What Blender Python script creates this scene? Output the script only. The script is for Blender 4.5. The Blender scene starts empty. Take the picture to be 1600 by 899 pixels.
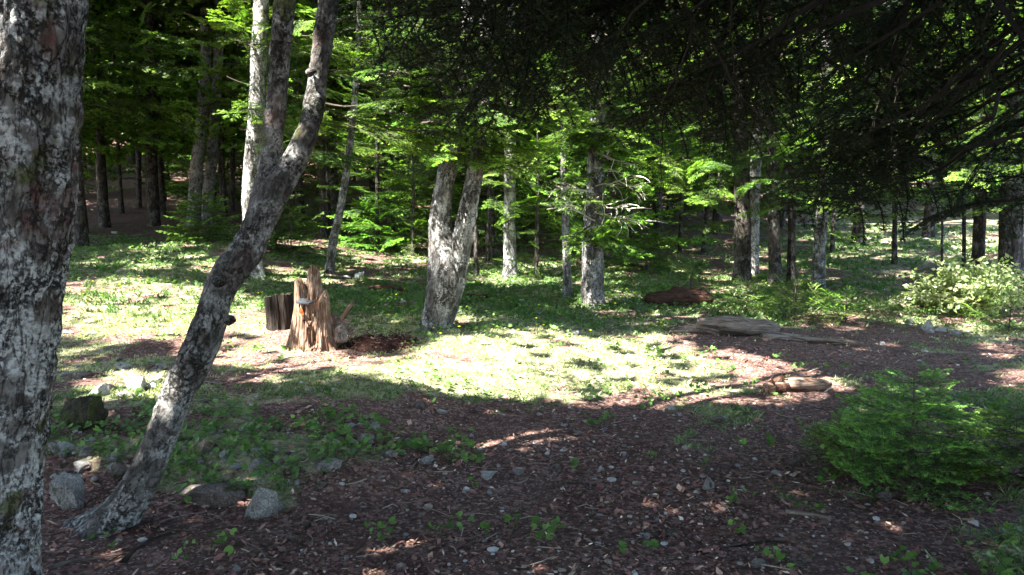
import bpy, math, random
import numpy as np
from mathutils import Vector

rnd = random.Random(7)
rng = np.random.default_rng(7)
SC = bpy.context.scene
COL = SC.collection

# ------------------------------------------------------------------ camera
CAM_Z = 1.5
F_PX, CX, CY = 1256.0, 800.0, 449.5
PITCH = math.atan(149.5 / F_PX)
cam_d = bpy.data.cameras.new('camera')
cam = bpy.data.objects.new('camera', cam_d)
COL.objects.link(cam)
cam.location = (0, 0, CAM_Z)
cam.rotation_euler = (math.pi / 2 - PITCH, 0, 0)
cam_d.sensor_width = 36
cam_d.lens = F_PX / 1600 * 36
cam_d.clip_start = 0.05
cam_d.clip_end = 500
SC.camera = cam

# ------------------------------------------------------------------ sky, sun, exposure
SUN_EL = math.radians(57)
SUN_H = Vector((-0.80, -0.60, 0)).normalized()          # horizontal direction towards the sun
SUN = Vector((SUN_H.x * math.cos(SUN_EL), SUN_H.y * math.cos(SUN_EL), math.sin(SUN_EL)))
w = bpy.data.worlds.new('World')
SC.world = w
w.use_nodes = True
wn = w.node_tree
bg = wn.nodes['Background']
sky = wn.nodes.new('ShaderNodeTexSky')
sky.sky_type = 'NISHITA'
sky.sun_disc = False
sky.sun_elevation = SUN_EL
sky.sun_rotation = math.atan2(SUN.x, SUN.y)
wn.links.new(sky.outputs[0], bg.inputs[0])
bg.inputs[1].default_value = 0.095
sun_d = bpy.data.lights.new('sun', 'SUN')
sun_d.energy = 5.0
sun_d.angle = math.radians(0.53)
sun_d.color = (1.0, 0.95, 0.86)
sun = bpy.data.objects.new('sun', sun_d)
COL.objects.link(sun)
sun.rotation_euler = SUN.to_track_quat('Z', 'Y').to_euler()
vs = SC.view_settings
vs.view_transform = 'Standard'
vs.look = 'None'
vs.exposure = 3.1
vs.gamma = 1
cy = SC.cycles
cy.max_bounces = 6
cy.diffuse_bounces = 4
cy.glossy_bounces = 2
cy.transmission_bounces = 4
cy.transparent_max_bounces = 4
cy.use_denoising = True
cy.caustics_reflective = False
cy.caustics_refractive = False
cy.sample_clamp_indirect = 4

# ------------------------------------------------------------------ noise
def _h(i, j, k):
    v = np.sin(i * 127.1 + j * 311.7 + k * 74.7) * 43758.5453
    return v - np.floor(v)
def vnoise(P):
    P = np.asarray(P, float)
    I = np.floor(P); Fr = P - I
    U = Fr * Fr * (3 - 2 * Fr)
    r = 0
    for a in (0, 1):
        for b in (0, 1):
            for c in (0, 1):
                wgt = (U[..., 0] if a else 1 - U[..., 0]) * (U[..., 1] if b else 1 - U[..., 1]) * (U[..., 2] if c else 1 - U[..., 2])
                r = r + wgt * _h(I[..., 0] + a, I[..., 1] + b, I[..., 2] + c)
    return r * 2 - 1
def fbm(P, o=4, g=0.5):
    P = np.asarray(P, float)
    r, a, s = 0, 1, 0
    for i in range(o):
        r = r + a * vnoise(P * 2 ** i + i * 17.3); s += a; a *= g
    return r / s
def sstep(a, b, x):
    t = np.clip((x - a) / (b - a), 0, 1)
    return t * t * (3 - 2 * t)
def unit(v):
    return v / np.maximum(np.linalg.norm(v, axis=-1, keepdims=True), 1e-9)

# ------------------------------------------------------------------ terrain height
def H(x, y):
    x = np.asarray(x, float); y = np.asarray(y, float)
    x, y = np.broadcast_arrays(x, y)
    yy = np.maximum(y - 12, 0) / 12
    z = 0.5 * yy ** 1.5 + 0.42 * np.maximum(y - 45, 0)
    P = np.stack([x, y, 0 * x], -1)
    amp = sstep(2, 14, y)
    z = z + fbm(P * 0.22 + 3.1, 3) * (0.05 + 0.20 * amp)
    z = z + fbm(P * 1.3 + 9.7, 3) * (0.035 + 0.03 * amp)
    z = z + fbm(P * 6.0 + 1.7, 2) * 0.012
    # stony bank on the left, ending in a small step towards the camera
    z = z + 0.13 * sstep(-0.2, -1.0, x) * sstep(3.55, 4.15, y + 0.1 * x) * sstep(7.6, 5.6, y)
    # grassy bank behind
    z = z + 0.25 * sstep(-2.5, -5, x) * sstep(10, 14, y) * sstep(22, 16, y)
    return z

cp, sp = math.cos(PITCH), math.sin(PITCH)
def ray(px, py):
    u = (px - CX) / F_PX; v = (CY - py) / F_PX
    return np.array([u, cp + v * sp, -sp + v * cp])
def P(px, py, d):
    """the place d metres in front of the camera"""
    r = ray(px, py)
    return np.array([0, 0, CAM_Z]) + r / r[1] * d
def G(px, py):
    r = ray(px, py); r = r / r[1]
    t = np.concatenate([np.arange(1, 20, 0.02), np.arange(20, 120, 0.1)])
    zz = CAM_Z + r[2] * t - H(r[0] * t, t)
    k = np.argmax(zz < 0) if (zz < 0).any() else len(t) - 1
    return np.array([r[0] * t[k], t[k], float(H(r[0] * t[k], t[k]))])

# ------------------------------------------------------------------ mesh store
def mesh(name, V, F, mats, mi=None, tint=None, smooth=False, attr=None):
    V = np.asarray(V, np.float32); F = np.asarray(F, np.int32)
    me = bpy.data.meshes.new(name)
    n = F.shape[1]
    me.vertices.add(len(V)); me.vertices.foreach_set('co', V.ravel())
    me.loops.add(F.size); me.loops.foreach_set('vertex_index', F.ravel())
    me.polygons.add(len(F))
    me.polygons.foreach_set('loop_start', np.arange(0, F.size, n, dtype=np.int32))
    me.polygons.foreach_set('loop_total', np.full(len(F), n, np.int32))
    if mi is not None:
        me.polygons.foreach_set('material_index', np.asarray(mi, np.int32))
    me.polygons.foreach_set('use_smooth', np.full(len(F), smooth, bool))
    for m in (mats if isinstance(mats, (list, tuple)) else [mats]):
        me.materials.append(m)
    if tint is not None:
        a = me.color_attributes.new('tint', 'FLOAT_COLOR', 'POINT')
        t = np.ones((len(V), 4), np.float32); t[:, :3] = tint
        a.data.foreach_set('color', t.ravel())
    if attr:
        for k, v in attr.items():
            v = np.asarray(v, np.float32)
            if v.ndim == 2:
                a = me.attributes.new(k, 'FLOAT_VECTOR', 'POINT'); a.data.foreach_set('vector', v.ravel())
            else:
                a = me.attributes.new(k, 'FLOAT', 'POINT'); a.data.foreach_set('value', v.ravel())
    me.update(calc_edges=True)
    return me

def link(name, me, parent=None, loc=(0, 0, 0), label=None, cat=None, group=None, kind=None, rot=None, scale=None):
    o = bpy.data.objects.new(name, me)
    COL.objects.link(o)
    o.location = [float(a) for a in loc]
    if rot is not None: o.rotation_euler = [float(a) for a in rot]
    if scale is not None: o.scale = scale if hasattr(scale, '__len__') else (scale,) * 3
    if parent: o.parent = parent
    if label: o['label'] = label
    if cat: o['category'] = cat
    if group: o['group'] = group
    if kind: o['kind'] = kind
    return o

class Acc:
    """collects triangles of one mesh"""
    def __init__(s): s.V = []; s.F = []; s.M = []; s.T = []; s.n = 0
    def add(s, V, F, m, t):
        V = np.asarray(V, float).reshape(-1, 3)
        F = np.asarray(F, int)
        if F.shape[1] == 4: F = np.concatenate([F[:, [0, 1, 2]], F[:, [0, 2, 3]]])
        s.V.append(V); s.F.append(F + s.n); s.M.append(np.full(len(F), m))
        t = np.asarray(t, float)
        s.T.append(np.broadcast_to(t, (len(V), 3)) if t.ndim == 1 else t)
        s.n += len(V)
    def raw(s):
        return np.concatenate(s.V), np.concatenate(s.F), np.concatenate(s.M), np.concatenate(s.T)
    def mesh(s, name, mats, smooth=False):
        V, F, M, T = s.raw()
        return mesh(name, V, F, mats, M, T, smooth)

# ------------------------------------------------------------------ materials
class NT:
    def __init__(s, name):
        s.m = bpy.data.materials.new(name); s.m.use_nodes = True
        s.t = s.m.node_tree; s.t.nodes.clear()
        s.out = s.t.nodes.new('ShaderNodeOutputMaterial')
    def n(s, typ, **k):
        nd = s.t.nodes.new(typ)
        ins = k.pop('ins', {})
        for a, b in k.items(): setattr(nd, a, b)
        for a, b in ins.items():
            if isinstance(b, bpy.types.NodeSocket): s.t.links.new(b, nd.inputs[a])
            else: nd.inputs[a].default_value = b
        return nd
    def mix(s, fac, a, b, bt='MIX'):
        nd = s.t.nodes.new('ShaderNodeMix'); nd.data_type = 'RGBA'; nd.blend_type = bt
        for k, v in ((0, fac), (6, a), (7, b)):
            if isinstance(v, bpy.types.NodeSocket): s.t.links.new(v, nd.inputs[k])
            else: nd.inputs[k].default_value = (tuple(v) + (1,))[:4] if k else v
        return nd.outputs[2]
    def ramp(s, fac, a, b, va=0.0, vb=1.0):
        nd = s.t.nodes.new('ShaderNodeMapRange'); nd.interpolation_type = 'SMOOTHSTEP'
        s.t.links.new(fac, nd.inputs[0])
        for i, v in zip((1, 2, 3, 4), (a, b, va, vb)): nd.inputs[i].default_value = v
        return nd.outputs[0]
    def math(s, op, a, b=0.0):
        nd = s.t.nodes.new('ShaderNodeMath'); nd.operation = op
        for k, v in ((0, a), (1, b)):
            if isinstance(v, bpy.types.NodeSocket): s.t.links.new(v, nd.inputs[k])
            else: nd.inputs[k].default_value = v
        return nd.outputs[0]
    def noise(s, vec, scale, detail=3, rough=0.55, dist=0.0):
        return s.n('ShaderNodeTexNoise', ins={'Vector': vec, 'Scale': scale, 'Detail': detail, 'Roughness': rough, 'Distortion': dist}).outputs[0]
    def bump(s, h, dist, strength=1.0, prev=None):
        k = {'Height': h, 'Distance': dist, 'Strength': strength}
        if prev is not None: k['Normal'] = prev
        return s.n('ShaderNodeBump', ins=k).outputs[0]
    def bsdf(s, col, rough=0.9, nrm=None, spec=0.2):
        b = s.n('ShaderNodeBsdfPrincipled', ins={'Base Color': col if isinstance(col, bpy.types.NodeSocket) else (tuple(col) + (1,))[:4], 'Roughness': rough, 'Specular IOR Level': spec})
        if nrm is not None: s.t.links.new(nrm, b.inputs['Normal'])
        return b.outputs[0]
    def done(s, sh):
        s.t.links.new(sh, s.out.inputs[0]); return s.m

def foliage_mat(name, trans=0.35, rough=0.5, spec=0.3):
    t = NT(name)
    a = t.n('ShaderNodeAttribute', attribute_name='tint').outputs['Color']
    oi = t.n('ShaderNodeObjectInfo').outputs['Random']
    hs = t.n('ShaderNodeHueSaturation', ins={'Color': a, 'Hue': t.n('ShaderNodeMapRange', ins={0: t.math('FRACT', t.math('MULTIPLY', oi, 7.3)), 3: 0.485, 4: 0.512}).outputs[0], 'Saturation': t.n('ShaderNodeMapRange', ins={0: t.math('FRACT', t.math('MULTIPLY', oi, 3.7)), 3: 0.9, 4: 1.08}).outputs[0], 'Value': t.ramp(oi, 0, 1, 0.75, 1.25)}).outputs[0]
    b = t.bsdf(hs, rough, None, spec)
    tr = t.n('ShaderNodeBsdfTranslucent', ins={'Color': t.mix(1.0, hs, (1.25, 1.35, 0.55), 'MULTIPLY')}).outputs[0]
    return t.done(t.n('ShaderNodeMixShader', ins={0: trans, 1: b, 2: tr}).outputs[0])

def tint_mat(name, rough=0.9, spec=0.15, bump=0.003, scale=60):
    t = NT(name)
    a = t.n('ShaderNodeAttribute', attribute_name='tint').outputs['Color']
    co = t.n('ShaderNodeTexCoord').outputs['Object']
    nz = t.noise(co, scale, 4)
    c = t.mix(1.0, a, t.n('ShaderNodeMapRange', ins={0: nz, 3: 0.55, 4: 1.4}).outputs[0], 'MULTIPLY')
    return t.done(t.bsdf(c, rough, t.bump(nz, bump), spec))

def bark_mat(name, dark, mid, pale, red=0.3, lichen=0.5, moss=0.3, crack=24, stretch=0.35, bump=0.012, fine=1.0):
    t = NT(name)
    co = t.n('ShaderNodeAttribute', attribute_name='bco').outputs['Vector']
    wob = t.n('ShaderNodeTexNoise', ins={'Vector': co, 'Scale': 9.0, 'Detail': 6.0, 'Roughness': 0.7}).outputs['Color']
    wv = t.n('ShaderNodeVectorMath', operation='SCALE', ins={0: wob, 'Scale': 0.16}).outputs[0]
    cw = t.n('ShaderNodeVectorMath', operation='ADD', ins={0: co, 1: wv}).outputs[0]
    mp = t.n('ShaderNodeMapping', ins={'Vector': cw, 'Scale': (1, 1, stretch)}).outputs[0]
    mp0 = t.n('ShaderNodeMapping', ins={'Vector': co, 'Scale': (1, 1, stretch)}).outputs[0]
    vo = t.n('ShaderNodeTexVoronoi', feature='DISTANCE_TO_EDGE', ins={'Vector': mp, 'Scale': crack}).outputs['Distance']
    fn = t.noise(co, 70, 5, 0.65)
    mn = t.noise(mp0, crack * 1.3, 6, 0.65, 0.4)
    rdg = t.math('ABSOLUTE', t.math('SUBTRACT', t.noise(mp0, crack * 0.8, 5, 0.6, 0.8), 0.5))
    pat = t.ramp(t.noise(co, crack * 0.22, 3), 0.42, 0.62)
    crk = t.math('MAXIMUM', t.ramp(t.math('ADD', vo, t.math('MULTIPLY', t.math('SUBTRACT', fn, 0.5), 0.5)), 0.0, 0.12), pat)
    crk2 = t.ramp(t.math('ADD', rdg, t.math('MULTIPLY', t.math('SUBTRACT', fn, 0.5), 0.10)), 0.0, 0.035)
    col = t.mix(t.ramp(mn, 0.35, 0.65), dark, mid)
    ln = t.noise(co, 5.5, 5, 0.65)
    lich = t.math('MULTIPLY', t.ramp(ln, 0.62 - 0.3 * lichen, 0.70 - 0.26 * lichen), t.ramp(fn, 0.28, 0.66))
    col = t.mix(lich, col, pale)
    rn = t.noise(t.n('ShaderNodeVectorMath', operation='ADD', ins={0: co, 1: (5, 3, 1)}).outputs[0], 6.5, 4, 0.6)
    col = t.mix(t.math('MULTIPLY', t.ramp(rn, 0.55, 0.66), red), col, (0.11, 0.05, 0.045))
    mo = t.noise(t.n('ShaderNodeVectorMath', operation='ADD', ins={0: co, 1: (1, 9, 4)}).outputs[0], 4.2, 4, 0.65)
    col = t.mix(t.math('MULTIPLY', t.ramp(mo, 0.66 - 0.14 * moss, 0.72 - 0.1 * moss), 0.85), col, (0.075, 0.085, 0.025))
    col = t.mix(t.math('MULTIPLY', t.math('SUBTRACT', 1.0, crk), 0.9), col, tuple(c * 0.35 for c in dark))
    col = t.mix(t.math('MULTIPLY', t.math('SUBTRACT', 1.0, crk2), 0.75 * fine), col, tuple(c * 0.5 for c in dark))
    h = t.math('ADD', t.math('ADD', t.math('MULTIPLY', crk, 0.7), t.math('MULTIPLY', crk2, 0.25 * fine)), t.math('MULTIPLY', fn, 0.35))
    return t.done(t.bsdf(col, 0.9, t.bump(h, bump), 0.15))

M_LEAF = foliage_mat('fir_needles')
M_LEAF_DARK = foliage_mat('shade_painted_needles', 0.05, 0.6, 0.2)  # dull copy of the fir needles, standing in for shade under the overhang
M_HERB = foliage_mat('herb_leaves', 0.4)
M_GRASS = foliage_mat('grass_blades', 0.4)
M_TWIG = tint_mat('twig_bark')
M_LITTER = tint_mat('leaf_litter', 0.85, 0.25, 0.001, 90)
M_BIG = bark_mat('old_lichen_bark', (0.06, 0.054, 0.05), (0.21, 0.195, 0.185), (0.52, 0.535, 0.54), 0.75, 0.66, 0.45, 26, 0.33, 0.016)
M_BEECH = bark_mat('leaning_tree_bark', (0.06, 0.055, 0.05), (0.15, 0.142, 0.135), (0.36, 0.36, 0.35), 0.35, 0.5, 0.55, 20, 0.7, 0.012)
M_FIR = bark_mat('fir_bark', (0.075, 0.07, 0.066), (0.215, 0.205, 0.195), (0.47, 0.47, 0.465), 0.15, 0.5, 0.2, 20, 0.28, 0.014)
M_WHITE = bark_mat('white_lichen_bark', (0.08, 0.075, 0.07), (0.30, 0.29, 0.28), (0.60, 0.60, 0.58), 0.3, 0.7, 0.2, 16, 0.5, 0.01)
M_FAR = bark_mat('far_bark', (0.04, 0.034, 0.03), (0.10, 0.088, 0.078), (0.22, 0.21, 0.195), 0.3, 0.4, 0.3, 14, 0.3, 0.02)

def wood_mat(name, a, b, c, crack=22, stretch=0.08, bump=0.012):
    t = NT(name)
    co = t.n('ShaderNodeAttribute', attribute_name='bco').outputs['Vector']
    mp = t.n('ShaderNodeMapping', ins={'Vector': co, 'Scale': (1, 1, stretch)}).outputs[0]
    n1 = t.noise(mp, 55, 5, 0.65, 0.3); n2 = t.noise(co, 8, 4)
    n3 = t.noise(mp, 16, 4, 0.6)
    col = t.mix(t.ramp(n1, 0.35, 0.62), a, b)
    col = t.mix(t.math('MULTIPLY', t.ramp(n2, 0.46, 0.60), 0.8), col, c)
    col = t.mix(t.math('MULTIPLY', t.ramp(n3, 0.46, 0.36), 0.85), col, tuple(v * 0.3 for v in a))
    h = t.math('ADD', t.math('MULTIPLY', n1, 0.5), n3)
    return t.done(t.bsdf(col, 0.9, t.bump(h, bump), 0.15))
M_STUMP = wood_mat('splintered_wood', (0.08, 0.043, 0.03), (0.34, 0.25, 0.19), (0.15, 0.08, 0.052))
M_ROT = wood_mat('rotten_red_wood', (0.045, 0.024, 0.018), (0.12, 0.062, 0.043), (0.07, 0.033, 0.024), bump=0.03)
M_GREYWOOD = wood_mat('grey_weathered_wood', (0.07, 0.055, 0.047), (0.27, 0.225, 0.19), (0.17, 0.13, 0.105))
M_DARKWOOD = wood_mat('dark_old_wood', (0.014, 0.011, 0.009), (0.045, 0.036, 0.03), (0.03, 0.022, 0.018))

def rock_mat(name, a, b, dirt, moss=0.3):
    t = NT(name)
    tc = t.n('ShaderNodeTexCoord').outputs['Object']
    oi = t.n('ShaderNodeObjectInfo')
    rv = t.n('ShaderNodeCombineXYZ', ins={0: t.math('MULTIPLY', oi.outputs['Random'], 31.0)}).outputs[0]
    co = t.n('ShaderNodeVectorMath', operation='ADD', ins={0: tc, 1: rv}).outputs[0]
    n1 = t.noise(co, 2.2, 6, 0.65); n2 = t.noise(co, 14, 5, 0.7); n3 = t.noise(co, 1.4, 3)
    vo = t.n('ShaderNodeTexVoronoi', feature='DISTANCE_TO_EDGE', ins={'Vector': co, 'Scale': 2.6}).outputs['Distance']
    col = t.mix(t.ramp(n1, 0.35, 0.65), a, b)
    col = t.mix(t.math('MULTIPLY', t.ramp(n2, 0.56, 0.44), 0.55), col, dirt)
    col = t.mix(t.math('MULTIPLY', t.ramp(vo, 0.03, 0.0), 0.7), col, tuple(v * 0.25 for v in a))
    col = t.mix(t.math('MULTIPLY', t.ramp(n3, 0.62 - 0.15 * moss, 0.7 - 0.15 * moss), 0.8 if moss > 0 else 0), col, (0.06, 0.075, 0.02))
    h = t.math('ADD', n1, t.math('MULTIPLY', n2, 0.4))
    return t.done(t.bsdf(col, 0.85, t.bump(h, 0.06), 0.25))
M_ROCK = rock_mat('grey_limestone', (0.29, 0.28, 0.265), (0.58, 0.57, 0.55), (0.13, 0.11, 0.10), 0.25)
M_ROCKW = rock_mat('pale_limestone', (0.55, 0.55, 0.54), (0.78, 0.78, 0.76), (0.24, 0.21, 0.18), 0)
M_ROCKB = rock_mat('brown_stained_stone', (0.17, 0.135, 0.12), (0.34, 0.28, 0.25), (0.07, 0.05, 0.042), 0.5)
M_ROCKM = rock_mat('mossy_stone', (0.03, 0.03, 0.02), (0.09, 0.08, 0.06), (0.03, 0.028, 0.016), 0.9)

# ------------------------------------------------------------------ layout of grass on the clearing floor (1 = turf, 0 = bare brown duff)
ROWS = [340, 360, 400, 440, 480, 520, 560, 600, 640, 700, 760, 820, 899]
GM = np.array([[int(c) for c in r.split()] for r in """1 1 1 1 1 1 2 2 2 2 1 1 3 6 6 6 6
1 3 3 3 2 2 2 2 3 3 2 4 4 7 7 7 7
7 7 7 8 5 4 4 5 5 6 5 5 5 7 7 7 6
6 7 7 7 6 6 6 6 7 7 6 6 6 5 4 4 6
4 5 5 6 6 7 7 8 8 8 7 6 7 7 4 5 6
5 5 6 6 5 4 4 7 8 8 7 3 2 3 4 4 5
5 6 6 5 4 5 6 7 8 8 8 5 2 1 3 3 3
5 5 5 5 4 5 6 8 8 9 8 7 4 3 4 4 5
5 4 4 4 3 2 2 2 3 4 3 4 3 3 5 5 5
4 6 6 6 6 6 5 3 1 1 1 1 1 2 4 5 5
2 3 3 4 3 3 4 2 1 1 1 1 1 2 3 4 5
0 0 0 0 0 1 1 1 1 1 1 1 1 1 1 3 5
0 0 0 0 0 0 0 1 0 1 1 0 0 0 0 1 3""".split('\n')], float) / 9
def to_px(x, y, z):
    dx, dy, dz = x, y, z - CAM_Z
    f = dy * cp - dz * sp; up = dy * sp + dz * cp
    f = np.maximum(f, 0.3)
    return CX + F_PX * dx / f, CY - F_PX * up / f
def turf(x, y):
    """how grassy the floor is at (x, y), laid out once on the ground"""
    px, py = to_px(x, y, H(x, y))
    gx = np.clip(px / 100, 0, 15.999); ix = gx.astype(int); fx = gx - ix
    gy = np.interp(np.clip(py, 340, 899), ROWS, np.arange(13)); gy = np.clip(gy, 0, 11.999); iy = gy.astype(int); fy = gy - iy
    g = (GM[iy, ix] * (1 - fx) + GM[iy, ix + 1] * fx) * (1 - fy) + (GM[iy + 1, ix] * (1 - fx) + GM[iy + 1, ix + 1] * fx) * fy
    Q = np.stack([x, y, 0 * x], -1)
    n = fbm(Q * 1.9 + 40, 4, 0.6) * 0.75 + fbm(Q * 7 + 11, 2) * 0.25
    return np.clip((g - 0.5 + n) * 2.2 + 0.42, 0, 1)

# ------------------------------------------------------------------ ground sheet
def ax(*seg):
    out = []
    for a, b, s0, s1 in seg:
        v = a
        while v < b - 1e-6:
            out.append(v); v += s0 + (s1 - s0) * (v - a) / (b - a)
    out.append(seg[-1][1]); return np.array(out)
xr = ax((0, 5, 0.05, 0.07), (5, 14, 0.06, 0.25), (14, 110, 0.3, 5))
gxs = np.concatenate([-xr[:0:-1], xr])
gys = np.concatenate([np.linspace(-40, 0, 30)[:-1], ax((0, 2, 0.3, 0.05), (2, 7, 0.035, 0.05), (7, 16, 0.05, 0.15), (16, 40, 0.15, 0.5), (40, 150, 0.5, 5))])
X, Y = np.meshgrid(gxs, gys)
Z = H(X, Y)
nx, ny = len(gxs), len(gys)
idx = np.arange(nx * ny).reshape(ny, nx)
GF = np.stack([idx[:-1, :-1], idx[:-1, 1:], idx[1:, 1:], idx[1:, :-1]], -1).reshape(-1, 4)
TF = turf(X.ravel(), Y.ravel())

t = NT('forest_floor')
co = t.n('ShaderNodeTexCoord').outputs['Object']
tf = t.n('ShaderNodeAttribute', attribute_name='turf').outputs['Fac']
n1 = t.noise(co, 3.0, 6, 0.65); n2 = t.noise(co, 38, 6, 0.7); n3 = t.noise(co, 120, 3, 0.7)
vo = t.n('ShaderNodeTexVoronoi', ins={'Vector': co, 'Scale': 42.0})
vo2 = t.n('ShaderNodeTexVoronoi', ins={'Vector': co, 'Scale': 95.0})
duff = t.mix(t.ramp(n2, 0.32, 0.68), (0.06, 0.034, 0.027), (0.19, 0.115, 0.095))
duff = t.mix(t.ramp(t.n('ShaderNodeSeparateColor', ins={0: vo.outputs['Color']}).outputs[0], 0.80, 0.86), duff, (0.26, 0.16, 0.135))
duff = t.mix(t.ramp(t.n('ShaderNodeSeparateColor', ins={0: vo2.outputs['Color']}).outputs[1], 0.90, 0.93), duff, (0.33, 0.25, 0.21))
duff = t.mix(t.ramp(n1, 0.55, 0.7), duff, t.mix(n2, (0.06, 0.033, 0.028), (0.12, 0.072, 0.062)))
soil = t.mix(t.ramp(n2, 0.35, 0.65), (0.05, 0.065, 0.025), (0.21, 0.23, 0.12))
straw = t.mix(t.ramp(n3, 0.35, 0.65), (0.20, 0.18, 0.10), (0.46, 0.43, 0.29))
soil = t.mix(t.ramp(t.noise(co, 6, 4, 0.6), 0.42, 0.6), soil, straw)
gf = t.ramp(t.math('ADD', tf, t.math('MULTIPLY', t.math('SUBTRACT', n2, 0.5), 0.9)), 0.35, 0.75)
colr = t.mix(gf, duff, soil)
hh = t.math('ADD', t.math('ADD', t.math('MULTIPLY', n2, 0.9), t.math('MULTIPLY', n3, 0.3)), t.math('MULTIPLY', vo.outputs['Distance'], 0.35))
M_GROUND = t.done(t.bsdf(colr, 0.92, t.bump(hh, 0.022), 0.15))
gm = mesh('ground', np.stack([X.ravel(), Y.ravel(), Z.ravel()], -1), GF, M_GROUND, smooth=True, attr={'turf': TF})
link('ground', gm, kind='structure')

# ------------------------------------------------------------------ tubes (trunks, logs)
def resample(pts, step, fine=None, coarse=8):
    """smooth curve through the rows of pts, a sample every step metres (coarser above height fine)"""
    pts = np.asarray(pts, float)
    n = len(pts)
    h = np.maximum(np.linalg.norm(np.diff(pts[:, :3], axis=0), axis=1), 1e-6)
    D = np.diff(pts, axis=0) / h[:, None]
    Tn = np.vstack([D[:1], (D[:-1] * h[1:, None] + D[1:] * h[:-1, None]) / (h[1:] + h[:-1])[:, None], D[-1:]])
    out = []
    for i in range(n - 1):
        L = h[i]; st = step if fine is None or min(pts[i][2], pts[i + 1][2]) < fine else step * coarse
        m = max(1, int(round(L / st)))
        t = np.arange(m)[:, None] / m
        out.append((2 * t ** 3 - 3 * t ** 2 + 1) * pts[i] + (t ** 3 - 2 * t ** 2 + t) * L * Tn[i] + (3 * t ** 2 - 2 * t ** 3) * pts[i + 1] + (t ** 3 - t ** 2) * L * Tn[i + 1])
    out.append(pts[-1:])
    out = np.vstack(out)
    if out.shape[1] > 3: out[:, 3] = np.maximum(out[:, 3], 0.001)
    q = np.concatenate([[0], np.cumsum(np.linalg.norm(np.diff(out[:, :3], axis=0), axis=1))])
    return out, q

def tube(pts, nseg=16, step=0.1, disp=0.0, dfreq=6.0, lump=0.0, cap=True, seed=0, vstretch=0.35, flare=0, fine=None):
    """pts: rows of x, y, z, radius. Returns V, F (quads), bark coordinates."""
    C, s = resample(pts, step, fine)
    c, r = C[:, :3], C[:, 3]
    T = unit(np.gradient(c, axis=0))
    ref = np.array([0, 1.0, 0]) if abs(T[0][1]) < 0.8 else np.array([1.0, 0, 0])
    N = unit(ref - T * (T @ ref)[:, None])
    B = np.cross(T, N)
    a = np.linspace(0, 2 * math.pi, nseg, endpoint=False)
    ca, sa = np.cos(a), np.sin(a)
    m = len(c)
    bco = np.stack([np.outer(r, ca), np.outer(r, sa), np.repeat(s[:, None], nseg, 1)], -1) + seed * 3.7
    R = np.repeat(r[:, None], nseg, 1)
    if flare:
        fl = np.exp(-s / 0.16)[:, None] * (0.5 + 0.5 * np.cos(a * flare + seed) ** 1)[None] * 0.75 + np.exp(-s / 0.10)[:, None] * 0.25
        R = R * (1 + fl)
    if lump: R = R * (1 + lump * fbm(bco * np.array([1, 1, 0.7]) * 5 + 7, 3))
    if disp:
        q = bco * np.array([1, 1, vstretch]) * dfreq
        rid = 1 - np.abs(fbm(q, 4, 0.55)) * 2.2
        R = R - disp * np.clip(rid, -0.5, 1) + disp * 0.4 * fbm(q * 3.1, 2)
    V = c[:, None] + N[:, None] * (R * ca)[..., None] + B[:, None] * (R * sa)[..., None]
    i = np.arange(m - 1)[:, None] * nseg; j = np.arange(nseg)[None]; k = (j + 1) % nseg
    F = np.stack([i + j, i + k, i + nseg + k, i + nseg + j], -1).reshape(-1, 4)
    V = V.reshape(-1, 3); b = bco.reshape(-1, 3)
    if cap:
        for row, cc, rev in ((0, c[0], True), (m - 1, c[-1], False)):
            V = np.vstack([V, cc]); b = np.vstack([b, bco[row].mean(0)])
            ii = row * nseg + np.arange(nseg); jj = row * nseg + (np.arange(nseg) + 1) % nseg
            z = np.full(nseg, len(V) - 1)
            f = np.stack([ii, jj, z, z], -1) if not rev else np.stack([jj, ii, z, z], -1)
            F = np.vstack([F, f])
    return V, F, b
def quads_to_tris(F):
    A = np.concatenate([F[:, [0, 1, 2]], F[:, [0, 2, 3]]])
    ok = (A[:, 0] != A[:, 1]) & (A[:, 1] != A[:, 2]) & (A[:, 0] != A[:, 2])
    return A[ok]
def tube_mesh(name, parts, mat):
    """several tubes that are one body"""
    Vs, Fs, Bs, n = [], [], [], 0
    for V, F, b in parts:
        Vs.append(V); Fs.append(quads_to_tris(F) + n); Bs.append(b); n += len(V)
    return mesh(name, np.vstack(Vs), np.vstack(Fs), mat, smooth=True, attr={'bco': np.vstack(Bs)})

def sticks(A, segs, r0, r1, m, col):
    """three-sided twigs: segs (N,2,3)"""
    segs = np.asarray(segs, float).reshape(-1, 2, 3)
    if len(segs) == 0: return
    n = len(segs)
    r0 = np.broadcast_to(r0, n)[:, None]; r1 = np.broadcast_to(r1, n)[:, None]
    d = unit(segs[:, 1] - segs[:, 0])
    ref = np.where(np.abs(d[:, 2:3]) > 0.9, [[1.0, 0, 0]], [[0, 0, 1.0]])
    u = unit(np.cross(d, ref)); v = np.cross(d, u)
    V = []
    for k in range(3):
        a = k * 2.0944
        V.append(segs[:, 0] + (u * math.cos(a) + v * math.sin(a)) * r0)
    for k in range(3):
        a = k * 2.0944
        V.append(segs[:, 1] + (u * math.cos(a) + v * math.sin(a)) * r1)
    V = np.stack(V, 1).reshape(-1, 3)
    b = np.arange(n)[:, None, None] * 6
    q = np.array([[0, 1, 4, 3], [1, 2, 5, 4], [2, 0, 3, 5]])[None]
    A.add(V, (b + q).reshape(-1, 4), m, col)

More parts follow.
